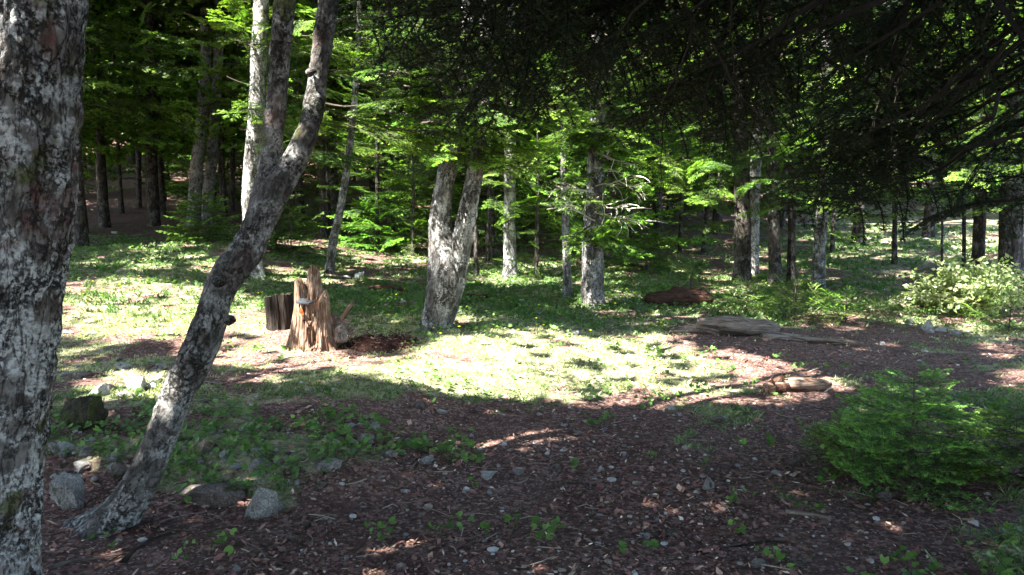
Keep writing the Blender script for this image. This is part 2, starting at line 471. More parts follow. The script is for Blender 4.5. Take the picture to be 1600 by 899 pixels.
# ------------------------------------------------------------------ fir branches
OLD = np.array([0.034, 0.074, 0.022]); NEW = np.array([0.17, 0.32, 0.045])
def needles(A, S0, S1, K, ln, wd, up, tipness, m=1, old=OLD, new=NEW, rg=rng, spread=0.85, lift=0.15):
    """K needles on every shoot S0 -> S1"""
    n = len(S0)
    if n == 0: return
    d = S1 - S0; L = np.linalg.norm(d, axis=1, keepdims=True); d = d / np.maximum(L, 1e-6)
    side = unit(np.cross(d, up)); nn = np.cross(side, d)
    k = (np.arange(K) + 0.5) / K
    sg = np.where(np.arange(K) % 2 == 0, 1.0, -1.0)[None, :, None]
    t = np.clip(k[None, :, None] + rg.normal(0, 0.03, (n, K, 1)), 0, 1)
    base = S0[:, None] + d[:, None] * (t * L[:, None])
    l = lift + rg.normal(0, 0.42, (n, K, 1))
    dr = d[:, None] * (0.45 + 0.5 * t) + side[:, None] * sg * spread + nn[:, None] * l
    dr = unit(dr)
    ll = ln * (1 - 0.3 * t) * rg.uniform(0.8, 1.15, (n, K, 1))
    wv = unit(np.cross(dr, nn[:, None] + rg.normal(0, 0.35, (n, K, 3)))) * wd * 0.5
    tip = base + dr * ll
    V = np.stack([base - wv, base + wv, tip], 2).reshape(-1, 3)
    b = np.arange(n * K)[:, None] * 3
    F = b + [0, 1, 2]
    c = old[None] + (new - old)[None] * np.clip(tipness, 0, 1)[:, None]
    c = c * rg.uniform(0.75, 1.25, (n, 1))
    T = np.repeat(c, K * 3, 0)
    A.add(V, F, m, T)

def fir_branch(path, width, lod, seed=0, tipcol=1.0, droop=0.3, bare=0.12, rg=None, wood=(0.07, 0.055, 0.045), r0=0.014, dens=1.0, old=OLD, new=NEW):
    """path: (n,3) main stem. Flat fir spray with side shoots; returns Acc. lod 0 = finest"""
    rg = rg or np.random.default_rng(seed)
    A = Acc()
    P0, s = resample(np.asarray(path, float), 0.05)
    L = s[-1]
    T = unit(np.gradient(P0, axis=0))
    up0 = np.array([0, 0, 1.0])
    SD = unit(np.cross(T, up0)); 
    rad = r0 * (1 - 0.85 * s / L)
    st = 3 if lod else 2
    ii = np.arange(0, len(P0) - st, st)
    sticks(A, np.stack([P0[ii], P0[ii + st]], 1), rad[ii], rad[ii + st], 0, wood)
    sp1 = {0: 0.055, 1: 0.064, 2: 0.16}[lod] / dens
    sp2 = {0: 0.035, 1: 0.055, 2: 0.14}[lod] / dens
    K = {0: 16, 1: 13, 2: 6}[lod]; ln = {0: 0.024, 1: 0.030, 2: 0.085}[lod]; wd = {0: 0.0085, 1: 0.0125, 2: 0.055}[lod]
    sh0, sh1, tp = [], [], []
    segs, rr = [], []
    q = bare * L; sgn = 1
    while q < L - 0.04:
        sgn = -sgn
        f = q / L
        p = np.array([np.interp(q, s, P0[:, c]) for c in range(3)])
        k = min(int(q / L * (len(P0) - 1)), len(P0) - 1)
        ll = width * min(1, (f - bare * 0.5) * 2.6 + 0.15) * (1 - f) ** 0.75 * rg.uniform(0.6, 1.1) + 0.05
        ang = rg.uniform(0.75, 1.05)
        dr = T[k] * math.cos(ang) + SD[k] * sgn * math.sin(ang) + up0 * rg.normal(0.02, 0.08)
        m = max(2, int(ll / sp2) + 1)
        u = np.linspace(0, 1, m)
        B = p + np.outer(u * ll, dr) - np.outer(u * u * ll * ll * droop * 1.6, up0) + np.outer(u * u * ll * 0.16, T[k])
        if rg.random() < 0.93:
            segs.append(np.stack([B[:-1], B[1:]], 1)); rr.append(np.full(m - 1, 0.0035 + 0.004 * ll))
            sh0.append(B[:-1]); sh1.append(B[1:]); tp.append(u[1:] ** 2 * 0.9)
            dB = unit(B[1:] - B[:-1]); sdB = unit(np.cross(dB, up0))
            for sg2 in (-1, 1):
                l2 = (0.10 if lod < 2 else 0.16) * (1 - u[1:]) ** 0.5 * rg.uniform(0.6, 1.15, m - 1) * min(1, ll / 0.25 + 0.3) + 0.02
                e = unit(dB * 0.7 + sdB * sg2 * 0.8 + rg.normal(0, 0.08, (m - 1, 3)) - up0 * droop * 0.5) * l2[:, None]
                sh0.append(B[1:]); sh1.append(B[1:] + e); tp.append(np.clip(0.08 + 0.95 * u[1:] ** 1.6 * (.4 + .6 * f) + (0.25 if f > .6 else 0) + rg.normal(0, 0.22, m - 1), 0, 1))
        q += sp1 * rg.uniform(0.7, 1.3)
    jj = np.arange(int(len(P0) * bare), len(P0) - 1)
    sh0.append(P0[jj]); sh1.append(P0[jj + 1]); tp.append(np.linspace(0.1, 1, len(jj)))
    segs = np.concatenate(segs) if segs else np.zeros((0, 2, 3))
    if lod < 2: sticks(A, segs, np.concatenate(rr) * 0.8, np.concatenate(rr) * 0.5, 0, wood)
    S0 = np.concatenate(sh0); S1 = np.concatenate(sh1); tp = np.concatenate(tp)
    needles(A, S0, S1, K, ln, wd, up0, tp * tipcol, 1, old, new, rg)
    return A

def local_branch(L, width, lod, seed, **k):
    rg = np.random.default_rng(seed)
    u = np.linspace(0, 1, 8)
    y = np.cumsum(rg.normal(0, 0.03, 8)) * L * 0.4; y -= y[0]
    z = -0.10 * L * u + 0.10 * L * u * u + rg.normal(0, 0.01, 8) * L; z[0] = 0
    return fir_branch(np.stack([u * L, y, z], 1), width, lod, seed, rg=rg, **k).raw()

LIB1 = [local_branch(1.9, 0.55, 1, 10 + i, dens=0.85) for i in range(5)]
LIBS = [local_branch(1.9, 0.55, 1, 50 + i, dens=0.55) for i in range(3)]
LIB2 = [local_branch(2.4, 0.75, 2, 20 + i) for i in range(4)]
LIB0 = [local_branch(0.62, 0.24, 0, 30 + i, r0=0.006, dens=0.82, droop=0.15) for i in range(4)]

def place(A, lib, pos, az, pitch, sc, roll=0.0, tint=1.0, wide=1.0):
    V, F, M, T = lib
    V = V * sc * np.array([1, wide, 1])
    cr, sr = math.cos(roll), math.sin(roll)
    V = V @ np.array([[1, 0, 0], [0, cr, sr], [0, -sr, cr]])
    c, s_ = math.cos(pitch), math.sin(pitch)
    V = V @ np.array([[c, 0, s_], [0, 1, 0], [-s_, 0, c]])
    c, s_ = math.cos(az), math.sin(az)
    V = V @ np.array([[c, s_, 0], [-s_, c, 0], [0, 0, 1]])
    A.V.append(V + pos); A.F.append(F + A.n); A.M.append(M); A.T.append(T * tint); A.n += len(V)

def crown(seed, z0, z1, R, n, lib, lean=0.0, low_pitch=-0.25, top_pitch=0.5, blen=1.9, shape=0.8):
    rg = np.random.default_rng(seed)
    A = Acc()
    for i in range(n):
        f = (i + rg.uniform(0, 1)) / n
        z = z0 + (z1 - z0) * f
        r = R * (1 - f) ** shape * rg.uniform(0.65, 1.1) + 0.2
        if rg.random() < 0.08: continue
        az = i * 2.4 + rg.normal(0, 0.35)
        place(A, lib[int(rg.integers(len(lib)))], np.array([0, 0, z]), az, low_pitch + (top_pitch - low_pitch) * f + rg.normal(0, 0.1),
              r / blen, rg.normal(0, 0.35), rg.uniform(0.85, 1.15), 1.0 if r > 1 else 1.25)
    return A
MATS = [M_TWIG, M_LEAF]
# shared crowns: detailed ones for the middle distance, coarser ones behind
CROWN_MID = [crown(100 + i, 2.4, 8.0, 2.1, 42, LIB1).mesh('crown', MATS) for i in range(2)]
CROWN_LOW = [crown(120 + i, 0.35, 4.6, 1.55, 48, LIB1, shape=0.75, low_pitch=-0.1).mesh('crown', MATS) for i in range(2)]
CROWN_FAR = [crown(140 + i, 2.8, 13.0, 3.2, 95, LIB2, blen=2.4).mesh('crown', MATS) for i in range(3)]
CROWN_FARLOW = [crown(160 + i, 0.3, 6.5, 2.2, 80, LIB2, blen=2.4, low_pitch=0.0).mesh('crown', MATS) for i in range(2)]

def sapling(seed, h, R, nw, per, lod0=True, dens=1.0, tint=1.0, up=.5, shp=.6):
    """young fir: whorls of branches on a thin stem"""
    rg = np.random.default_rng(seed)
    A = Acc()
    for k in range(nw):
        f = (k + 0.3) / nw
        z = h * (0.06 + 0.9 * f)
        for j in range(per):
            if rg.random() < 0.08: continue
            r = R * (1 - f) ** shp * rg.uniform(0.7, 1.12) + 0.05
            az = j * 2 * math.pi / per + k * 0.7 + rg.normal(0, 0.2)
            if lod0 == 2: place(A, LIB2[int(rg.integers(4))], np.array([0, 0, z]), az, rg.normal(.02 + .2 * f, .12), r / 2.4, rg.normal(0, .3), tint * rg.uniform(.85, 1.3), 1.3)
            elif lod0: place(A, LIB0[int(rg.integers(4))], np.array([0, 0, z]), az, rg.normal(0.04 + up * f, 0.10), r / 0.62, rg.normal(0, 0.2), tint * rg.uniform(0.85, 1.2) * (.8 + .5 * f), 1.3)  # lower whorls darker, upper ones brighter: light from above put into the tint
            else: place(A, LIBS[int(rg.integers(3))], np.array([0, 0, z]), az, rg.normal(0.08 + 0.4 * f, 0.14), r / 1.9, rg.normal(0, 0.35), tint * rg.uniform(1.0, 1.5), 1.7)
    sticks(A, [[[0, 0, -0.1], [0.01, 0, h * 0.5]], [[0.01, 0, h * 0.5], [0, 0, h]]], [0.014 * h + 0.006, 0.009 * h + 0.003], [0.009 * h + 0.003, 0.002], 0, (0.08, 0.06, 0.05))
    return A

# ------------------------------------------------------------------ where sun is wanted (unseen crowns are cut open along these rays)
GRD = 0.08; GX0, GY0 = -60, -40
LIT = np.zeros((int(150 / GRD), int(150 / GRD)), np.float32)
S = np.array(SUN)
def uv(p):
    p = np.asarray(p, float)
    k = p[..., 2] / S[2]
    return p[..., 0] - S[0] * k, p[..., 1] - S[1] * k
def gap(p, r, v=1.0):
    u, w_ = uv(p)
    i, j = (w_ - GY0) / GRD, (u - GX0) / GRD
    R = max(1, int(r / GRD + 1))
    i0, j0 = int(i), int(j)
    if i0 - R < 0 or j0 - R < 0: return
    yy, xx = np.mgrid[i0 - R:i0 + R + 1, j0 - R:j0 + R + 1]
    mk = (yy - i) ** 2 + (xx - j) ** 2 <= (r / GRD) ** 2
    sub = LIT[i0 - R:i0 + R + 1, j0 - R:j0 + R + 1]
    sub[mk] = np.maximum(sub[mk], v)
def lit_at(Pn):
    u, v_ = uv(Pn)
    i = np.clip(((v_ - GY0) / GRD).astype(int), 0, LIT.shape[0] - 1); j = np.clip(((u - GX0) / GRD).astype(int), 0, LIT.shape[1] - 1)
    return LIT[i, j]
def in_poly(x, y, poly):
    c = False; n = len(poly)
    for i in range(n):
        x1, y1 = poly[i]; x2, y2 = poly[(i + 1) % n]
        if (y1 > y) != (y2 > y) and x < (x2 - x1) * (y - y1) / (y2 - y1) + x1: c = not c
    return c
def gap_area(poly, r, prob=1.0, n=160, v=1.0, zs=(0,)):
    xs = [p[0] for p in poly]; ys = [p[1] for p in poly]
    k = 0
    rr = random.Random(len(poly) * 7 + int(xs[0]))
    for _ in range(n * 12):
        if k >= n: break
        x, y = rr.uniform(min(xs), max(xs)), rr.uniform(min(ys), max(ys))
        if not in_poly(x, y, poly): continue
        k += 1
        if rr.random() > prob: continue
        g = G(x, y)
        for z in zs: gap(g + np.array([0, 0, z]), r * rr.uniform(0.6, 1.1), v)
gap_area([(650, 545), (720, 532), (860, 535), (960, 528), (1080, 545), (1180, 570), (1250, 583), (1292, 602), (1300, 628), (1180, 622), (1050, 630), (940, 627), (800, 620), (690, 603), (600, 578), (540, 562)], 0.30, 1, 420)
gap_area([(340, 575), (600, 560), (640, 610), (350, 600)], 0.12, 0.4, 60)
gap_area([(85, 440), (190, 438), (320, 450), (420, 500), (440, 560), (350, 560), (300, 540), (200, 525), (90, 520)], 0.42, 1, 200)
gap_area([(440, 505), (560, 540), (600, 570), (380, 585), (400, 540)], 0.22, 1, 60)
gap_area([(120, 368), (330, 378), (370, 425), (110, 420)], 0.30, 0.75, 40)
gap_area([(95, 520), (340, 530), (300, 600), (90, 590)], 0.12, 0.35, 60)
gap_area([(700, 488), (850, 480), (860, 505), (720, 515)], 0.22, 0.8, 30)
gap_area([(760, 425), (1000, 418), (1000, 445), (780, 450)], 0.3, 0.6, 40)
gap_area([(950, 455), (1020, 452), (1030, 470), (950, 475)], 0.2, 0.8, 14)
gap_area([(1360, 486), (1440, 488), (1540, 512), (1530, 524), (1440, 508), (1370, 500)], 0.2, 1, 50)
gap_area([(1290, 372), (1600, 362), (1600, 405), (1300, 405)], 0.5, 0.6, 60)
gap_area([(1230, 412), (1380, 415), (1380, 440), (1240, 440)], 0.25, 0.6, 30)
gap_area([(1120, 345), (1170, 345), (1170, 390), (1120, 380)], 0.4, 0.8, 12)
gap_area([(1550, 575), (1600, 580), (1600, 620), (1560, 610)], 0.14, 0.8, 12)
gap_area([(130, 595), (235, 590), (235, 625), (135, 628)], 0.17, 1, 20, zs=(0, .15))
gap_area([(500, 420), (620, 410), (640, 440), (520, 445)], 0.15, 0.6, 14)
gap_area([(600, 440), (660, 430), (640, 500), (560, 480)], 0.1, 0.4, 16)
gap_area([(1000, 610), (1230, 600), (1230, 560), (1130, 545)], 0.15, 0.5, 30)
def gp_pt(px, py, d, r, v=1.0): gap(P(px, py, d), r, v)
D1 = 2.75; LEAN_D = float(G(165, 838)[1]) + .08
for px, py, r in [(60, 30, .09), (40, 60, .105), (90, 75, .09), (30, 120, .09), (70, 130, .075), (95, 240, .04), (50, 180, .06), (30, 330, .04), (80, 380, .03), (60, 560, .045), (40, 640, .06), (50, 700, .03), (20, 480, .03)]:
    gap(P(px, py, D1) - np.array([0, .12, 0]), r + .03)
for px, py, r in [(510, 15, .06), (505, 60, .07), (500, 100, .07), (490, 140, .07), (482, 180, .06), (470, 215, .05), (450, 250, .05), (300, 600, .03), (255, 640, .06), (240, 690, .06), (215, 740, .06), (180, 790, .05), (275, 640, .04), (500, 180, .04), (420, 330, .03), (345, 470, .03)]:
    gap(P(px, py, LEAN_D + (.1 if py > 500 else .45)) - np.array([0, .03, 0]), r + (.03 if py < 260 else .02))

# ------------------------------------------------------------------ trees
def groundz(x, y): return float(H(x, y))
TALL = []      # x, y of every tall trunk, for the upper crowns

def px_trunk(name, pts, d, mat, label, group=None, nseg=24, step=0.05, disp=0.01, dfreq=14, lump=0.08, top=12.0, flare=5, topr=0.35, lean_after=0.3, seed=1, cat='tree', fork=None, vstretch=0.35, dys=None):
    """a tree whose trunk runs through the listed (px, py, width) at distance d"""
    rows = []
    d = float(G(pts[0][0], min(pts[0][1], 905))[1]) + .08 if d is None else d
    for i, (x, y, wpx) in enumerate(pts):
        dd = d + (dys[i] if dys else 0)
        p = P(x, y, dd); rows.append([*p, wpx / F_PX * dd / 2 * (.90 if name == 'leaning_tree' else 1)])
    rows = np.array(rows)
    base = rows[0, :3].copy()
    gz = groundz(base[0], base[1])
    dirn = unit(rows[1, :3] - rows[0, :3]); 
    below = rows[0].copy(); below[:3] -= dirn * max(0.12, (base[2] - gz + 0.15) / max(dirn[2], 0.3)); 
    rows = np.vstack([below, rows])
    if top:
        dl = unit(rows[-1, :3] - rows[-2, :3]); last = rows[-1].copy()
        for k in range(1, 5):
            f = k / 4
            hgt = (top - last[2]) * f
            q = last.copy(); q[:3] = last[:3] + np.array([dl[0] * lean_after, dl[1] * lean_after, 0]) * hgt * (1 - 0.4 * f); q[2] = last[2] + hgt
            q[3] = last[3] * (1 - (1 - topr) * f); rows = np.vstack([rows, q])
    o = np.array([base[0], base[1], gz])
    rows[:, :3] -= o
    fz = CAM_Z + .27 * d + .25 - o[2]
    bodies = [tube(rows, nseg, step, disp, dfreq, lump, seed=seed, flare=flare, vstretch=vstretch, fine=fz)]
    if fork:
        for fpts in fork:
            rr = []
            for x, y, wpx, dd in fpts:
                p = P(x, y, dd) - o; rr.append([*p, wpx / F_PX * dd / 2])
            if top:
                l = np.array(rr[-1]); dl = unit(l[:3] - np.array(rr[-2][:3])); hgt = top - o[2] - l[2]
                for f in (0.3, 0.65, 1.0):
                    rr.append([l[0] + dl[0] * lean_after * hgt * f, l[1] + dl[1] * lean_after * hgt * f, l[2] + hgt * f, l[3] * (1 - 0.6 * f)])
            bodies.append(tube(np.array(rr), nseg, step, disp, dfreq, lump, seed=seed + 2, vstretch=vstretch, fine=fz))
    root = link(name, None, loc=o, label=label, cat=cat, group=group)
    link('trunk', tube_mesh('trunk', bodies, mat), root)
    TALL.append((o[0], o[1], root, float(rows[-1][0] + o[0]), float(rows[-1][1] + o[1])))
    return root, rows

# big old tree at the left edge
big, big_rows = px_trunk('old_tree', [(-22, 920, 170), (-22, 860, 158), (-20, 760, 158), (-8, 600, 170), (2, 450, 182), (12, 300, 190), (18, 150, 196), (24, 0, 200)], D1, M_BIG,
    'massive grey tree trunk with pale lichen, filling the left edge beside the leaning tree', nseg=150, step=0.012, disp=0.013, dfreq=30, lump=0.07, flare=0, top=13, topr=0.5, vstretch=0.3, lean_after=0.4)
# leaning two-stemmed tree
LD = float(G(165, 838)[1]) + .08
leanr, _ = px_trunk('leaning_tree', [(158, 838, 92), (188, 800, 72), (221, 750, 62), (244, 700, 57), (263, 650, 57), (284, 600, 60), (310, 550, 62), (329, 500, 58), (341, 462, 57), (358, 430, 60), (384, 395, 62), (404, 350, 58), (421, 315, 58), (446, 272, 50), (466, 238, 41), (482, 200, 37), (492, 150, 36), (499, 100, 36), (506, 50, 37), (513, 0, 36)], None, M_BEECH,
    'leaning grey tree with two stems and mossy bark, rising across the left of the clearing', nseg=90, step=0.016, disp=0.006, dfreq=16, lump=0.17, flare=3, top=12, vstretch=0.6, seed=3,
    dys=[0, .02, .05, .08, .11, .15, .19, .22, .25, .28, .32, .35, .38, .42, .45, .47, .5, .5, .5, .5],
    fork=[[(402, 352, 42, LD + .36), (414, 300, 40, LD + .43), (422, 250, 36, LD + .5), (430, 180, 34, LD + .55), (437, 90, 34, LD + .6), (446, 0, 33, LD + .6)]])
# knots on the leaning stem
kn = []
for px, py, d, r in [(362, 500, LD + .12, .024), (312, 570, LD + .12, .028), (346, 440, LD + .18, .028), (300, 560, LD + .08, .022), (488, 112, LD + .42, .02)]:
    p = P(px, py, d) - np.array(leanr.location)
    link('bark_knot', tube_mesh('bark_knot', [tube(np.array([[*(p + np.array([-.02, .02, -.005])), r * 1.2], [*p, r], [*(p + np.array([.02, -.02, .0])), r * .45]]), 12, 0.008, 0.004, 30, 0.25, seed=5)], M_FAR), leanr)

px_trunk('pale_tree', [(398, 434, 27), (394, 380, 25), (390, 320, 25), (394, 250, 26), (400, 180, 25), (404, 100, 25), (408, 0, 24)], None, M_WHITE,
    'straight tree with bright white bark standing behind the leaning tree', nseg=32, step=0.06, disp=0.012, dfreq=9, lump=0.06, lean_after=.2, seed=4)
TWD = float(G(679, 516)[1]) + .1
double, _ = px_trunk('twin_stem_tree', [(679, 516, 44), (688, 480, 52), (697, 440, 62), (694, 395, 50), (688, 350, 38), (693, 300, 31), (704, 250, 29), (713, 200, 27), (724, 130, 25), (730, 60, 23)], TWD, M_FIR,
    'thick twin-stemmed tree with ridged grey bark in the middle of the clearing', nseg=64, step=0.03, disp=0.014, dfreq=18, lump=0.08, flare=3, seed=6, top=12, vstretch=.22,
    fork=[[(706, 450, 40, TWD), (716, 400, 38, TWD - .03), (728, 345, 32, TWD - .05), (737, 300, 29, TWD - .05), (745, 250, 27, TWD), (753, 160, 25, TWD), (760, 60, 23, TWD)]])
t4, _ = px_trunk('fir_tree', [(926, 481, 35), (926, 440, 35), (927, 380, 34), (929, 320, 31), (931, 260, 28), (933, 180, 26), (935, 60, 24)], None, M_FIR,
    'straight grey fir trunk with curly dead twigs and pale green sprays, right of centre', nseg=48, step=0.035, disp=0.013, dfreq=16, lump=0.05, seed=8, flare=4, vstretch=.25)
px_trunk('slim_tree', [(887, 466, 15), (886, 420, 14), (884, 370, 13), (882, 300, 12), (880, 150, 10)], None, M_FIR,
    'slim grey trunk just left of the fir with curly dead twigs', nseg=24, step=0.06, disp=0.008, dfreq=14, seed=9, flare=3)
px_trunk('fir_tree', [(797, 433, 25), (797, 410, 22), (796, 370, 21), (797, 300, 20), (797, 150, 18)], None, M_WHITE,
    'short sunlit pale trunk between the twin-stemmed tree and the slim tree', nseg=28, step=0.07, disp=0.01, dfreq=12, seed=10, flare=4)
px_trunk('slim_tree', [(514, 428, 15), (520, 380, 14), (529, 340, 13), (538, 290, 12), (552, 180, 11), (560, 60, 9)], None, M_FIR,
    'thin pale grey tree leaning right, behind the broken stump', nseg=20, step=0.08, disp=0.008, seed=11, flare=3)

# the darker trunks further back: (px, py base, width, px top, distance or None, label)
BACK = [
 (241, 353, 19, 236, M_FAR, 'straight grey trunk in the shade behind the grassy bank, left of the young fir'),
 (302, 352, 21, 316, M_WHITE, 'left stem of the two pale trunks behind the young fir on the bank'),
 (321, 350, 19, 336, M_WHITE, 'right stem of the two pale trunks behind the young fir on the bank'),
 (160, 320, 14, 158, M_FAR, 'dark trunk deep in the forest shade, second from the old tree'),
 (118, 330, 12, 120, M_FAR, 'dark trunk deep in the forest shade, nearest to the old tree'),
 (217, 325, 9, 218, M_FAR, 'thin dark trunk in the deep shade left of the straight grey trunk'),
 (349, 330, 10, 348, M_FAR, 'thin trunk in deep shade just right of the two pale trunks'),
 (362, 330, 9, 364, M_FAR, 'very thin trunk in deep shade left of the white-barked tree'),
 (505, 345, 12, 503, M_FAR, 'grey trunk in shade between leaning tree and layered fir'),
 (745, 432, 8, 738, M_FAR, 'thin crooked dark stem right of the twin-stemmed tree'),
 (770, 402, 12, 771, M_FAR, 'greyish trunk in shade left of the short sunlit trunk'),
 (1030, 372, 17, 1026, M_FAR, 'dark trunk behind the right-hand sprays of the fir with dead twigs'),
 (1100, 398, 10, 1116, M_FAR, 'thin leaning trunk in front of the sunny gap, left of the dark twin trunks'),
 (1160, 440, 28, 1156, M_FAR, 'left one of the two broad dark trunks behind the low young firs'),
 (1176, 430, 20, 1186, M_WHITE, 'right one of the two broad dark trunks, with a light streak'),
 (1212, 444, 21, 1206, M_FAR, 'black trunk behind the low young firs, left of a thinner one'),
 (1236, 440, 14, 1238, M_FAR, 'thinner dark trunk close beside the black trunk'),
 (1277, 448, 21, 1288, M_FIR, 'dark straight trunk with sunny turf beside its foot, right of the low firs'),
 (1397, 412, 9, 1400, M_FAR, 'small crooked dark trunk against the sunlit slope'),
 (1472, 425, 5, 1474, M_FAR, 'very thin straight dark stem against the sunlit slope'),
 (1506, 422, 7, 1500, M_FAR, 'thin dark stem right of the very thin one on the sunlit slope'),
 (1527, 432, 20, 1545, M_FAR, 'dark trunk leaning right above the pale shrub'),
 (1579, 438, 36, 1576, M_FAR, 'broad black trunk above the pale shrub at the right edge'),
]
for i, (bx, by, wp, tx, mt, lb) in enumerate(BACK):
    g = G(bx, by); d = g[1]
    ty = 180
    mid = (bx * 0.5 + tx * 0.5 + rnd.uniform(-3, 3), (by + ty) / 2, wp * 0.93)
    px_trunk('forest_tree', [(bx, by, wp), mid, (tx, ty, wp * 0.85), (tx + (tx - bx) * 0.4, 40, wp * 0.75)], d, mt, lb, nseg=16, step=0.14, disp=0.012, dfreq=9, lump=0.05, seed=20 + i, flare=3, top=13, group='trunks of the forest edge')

# fir crowns and young firs standing in the middle distance
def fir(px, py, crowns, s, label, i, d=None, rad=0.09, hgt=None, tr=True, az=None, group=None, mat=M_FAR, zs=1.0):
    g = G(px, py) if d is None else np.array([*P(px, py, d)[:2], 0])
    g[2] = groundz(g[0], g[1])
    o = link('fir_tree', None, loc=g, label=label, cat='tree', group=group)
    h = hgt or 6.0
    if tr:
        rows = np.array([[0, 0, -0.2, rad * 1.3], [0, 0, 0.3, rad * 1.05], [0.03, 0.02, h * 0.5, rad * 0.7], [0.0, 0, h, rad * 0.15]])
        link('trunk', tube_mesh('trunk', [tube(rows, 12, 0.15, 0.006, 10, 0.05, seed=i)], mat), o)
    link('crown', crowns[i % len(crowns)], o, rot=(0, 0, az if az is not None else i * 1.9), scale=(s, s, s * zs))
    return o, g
fir(590, 392, CROWN_LOW, 0.95, 'layered young fir with sunny tips left of the twin-stemmed tree', 0, rad=.05, hgt=4.4)
fir(645, 400, CROWN_LOW, 0.62, 'smaller layered fir close behind the twin-stemmed tree', 1, rad=.04, hgt=2.9)
fir(512, 372, CROWN_LOW, 0.70, 'dark layered fir between the leaning tree and the thin pale tree', 2, rad=.05, hgt=3.3)
fir(838, 437, CROWN_LOW, 0.55, 'bright green young fir behind the slim grey trunk', 1, rad=.04, hgt=3.0)
fir(762, 408, CROWN_LOW, 0.62, 'bright young fir right behind the twin-stemmed tree', 0, rad=.04, hgt=2.8)
fir(1062, 400, CROWN_LOW, 0.75, 'sunlit fir with hanging pale sprays behind the brown rotten log', 2, rad=.05, hgt=3.4)
fir(985, 392, CROWN_LOW, 0.6, 'young fir behind the fir with dead twigs', 0, rad=.04, hgt=2.8, az=2)
fir(430, 392, CROWN_LOW, 0.5, 'small dark fir in the shade right of the white-barked tree', 2, rad=.04, hgt=2.3, az=1)

fir(1150, 385, CROWN_LOW, 0.8, 'young fir in the wood behind the dark twin trunks', 1, rad=.05, hgt=3.6)
fir(880, 385, CROWN_LOW, 0.85, 'leafy young fir in the wood behind the slim grey trunk', 0, rad=.05, hgt=3.8, az=4)
fir(700, 385, CROWN_LOW, 0.8, 'leafy young fir hidden behind the twin-stemmed tree', 2, rad=.05, hgt=3.6, az=5)
fir(610, 372, CROWN_LOW, 1.1, 'taller young fir in the wood behind the layered young fir', 1, rad=.06, hgt=5, az=3)
fir(465, 366, CROWN_LOW, 0.9, 'young fir in the wood behind the leaning tree', 0, rad=.05, hgt=4.2, az=1)
fir(1300, 395, CROWN_LOW, 0.7, 'young fir at the left end of the sunlit slope', 1, rad=.05, hgt=3.2, az=1)
HI = []
def hifir(px, py, s, lb, i, c=CROWN_MID, r=.14, h=8.3, mat=M_FAR):
    o, g = fir(px, py, c, s, lb, i, rad=r, hgt=h, mat=mat)
    TALL.append((g[0], g[1], o, g[0], g[1])); HI.append(o)
hifir(190, 334, 1.25, 'tall fir with high sunny branches in the wood beside the old tree', 0, h=10, r=.09)
hifir(352, 338, 1.2, 'tall fir with high branches right of the two pale trunks', 1, h=10, r=.08)
hifir(470, 352, 1.1, 'tall fir with bright layered branches behind the leaning tree', 2, h=9)
hifir(640, 352, 1.1, 'tall fir rising behind the layered young fir', 0, h=9)
hifir(860, 360, 1.1, 'tall fir behind the slim grey trunk', 1, h=9)
hifir(1120, 366, 1.1, 'tall fir beside the sunny gap in the wood', 2, h=9)
hifir(1340, 380, 1.0, 'tall dark fir at the edge of the sunlit slope', 0, h=8.4)
hifir(1450, 372, 1.0, 'tall dark fir on the sunlit slope', 1, h=8.4)

# background forest on the slope
SECT = [(130, 'straight above the tall cracked grey rock'), (230, 'left of the straight grey trunk'), (330, 'behind the two pale trunks'), (430, 'behind the white-barked tree'), (540, 'behind the leaning stems and the broken stump'), (640, 'behind the layered young fir'),
        (740, 'behind the twin-stemmed tree'), (840, 'behind the short sunlit trunk'), (930, 'behind the fir with dead twigs'), (1040, 'right of the fir with dead twigs'), (1140, 'behind the sunny gap'), (1240, 'behind the dark twin trunks'), (1360, 'behind the dark straight trunk'), (1500, 'behind the sunlit slope'), (5000, 'at the right edge')]
def where_px(px):
    if px < 60: return 'behind the massive old trunk'
    return [p_ for l_, p_ in SECT if px < l_][0]
def cover_mesh(seed):  # coarse unseen crown, added to keep sun off the ground behind
    rg = np.random.default_rng(seed); A = Acc()
    for b_ in range(30):
        f = (b_ + rg.random()) / 30; az = b_ * 2.4; L = 3.4 * (1 - f) ** .5 + .3; dr = np.array([math.cos(az), math.sin(az), -.05]); sv = np.array([-dr[1], dr[0], 0]); n = int(26 * L)
        uu = np.sqrt(rg.uniform(.02, 1, n)); wv = rg.uniform(-1, 1, n) * L * .42 * (1.08 - uu)
        C = np.array([0, 0, 8 + 5 * f]) + np.outer(uu * L, dr) + np.outer(wv, sv) + rg.normal(0, .05, (n, 3))
        D = unit(dr + np.sign(wv)[:, None] * sv * .8 + rg.normal(0, .25, (n, 3)))
        for a_ in (-.6, .6):
            e = unit(D + np.cross(D, [0, 0, 1]) * a_); q = np.cross(e, unit(rg.normal(0, .4, (n, 3)) + [0, 0, 1])) * .09
            A.add(np.stack([C - q, C + q, C + e * .3], 1).reshape(-1, 3), np.arange(n)[:, None] * 3 + [0, 1, 2], 1, OLD)
    return A.mesh('upper_crown', MATS)
COVER = [cover_mesh(1), cover_mesh(2)]
k = 0
far_trunk = tube_mesh('trunk', [tube(np.array([[0, 0, -0.5, .2], [0, 0, .4, .16], [0.1, 0, 6, .12], [0, .1, 13, .02]]), 10, 0.4, 0.01, 8, 0.05)], M_FAR)
yv = 17.0
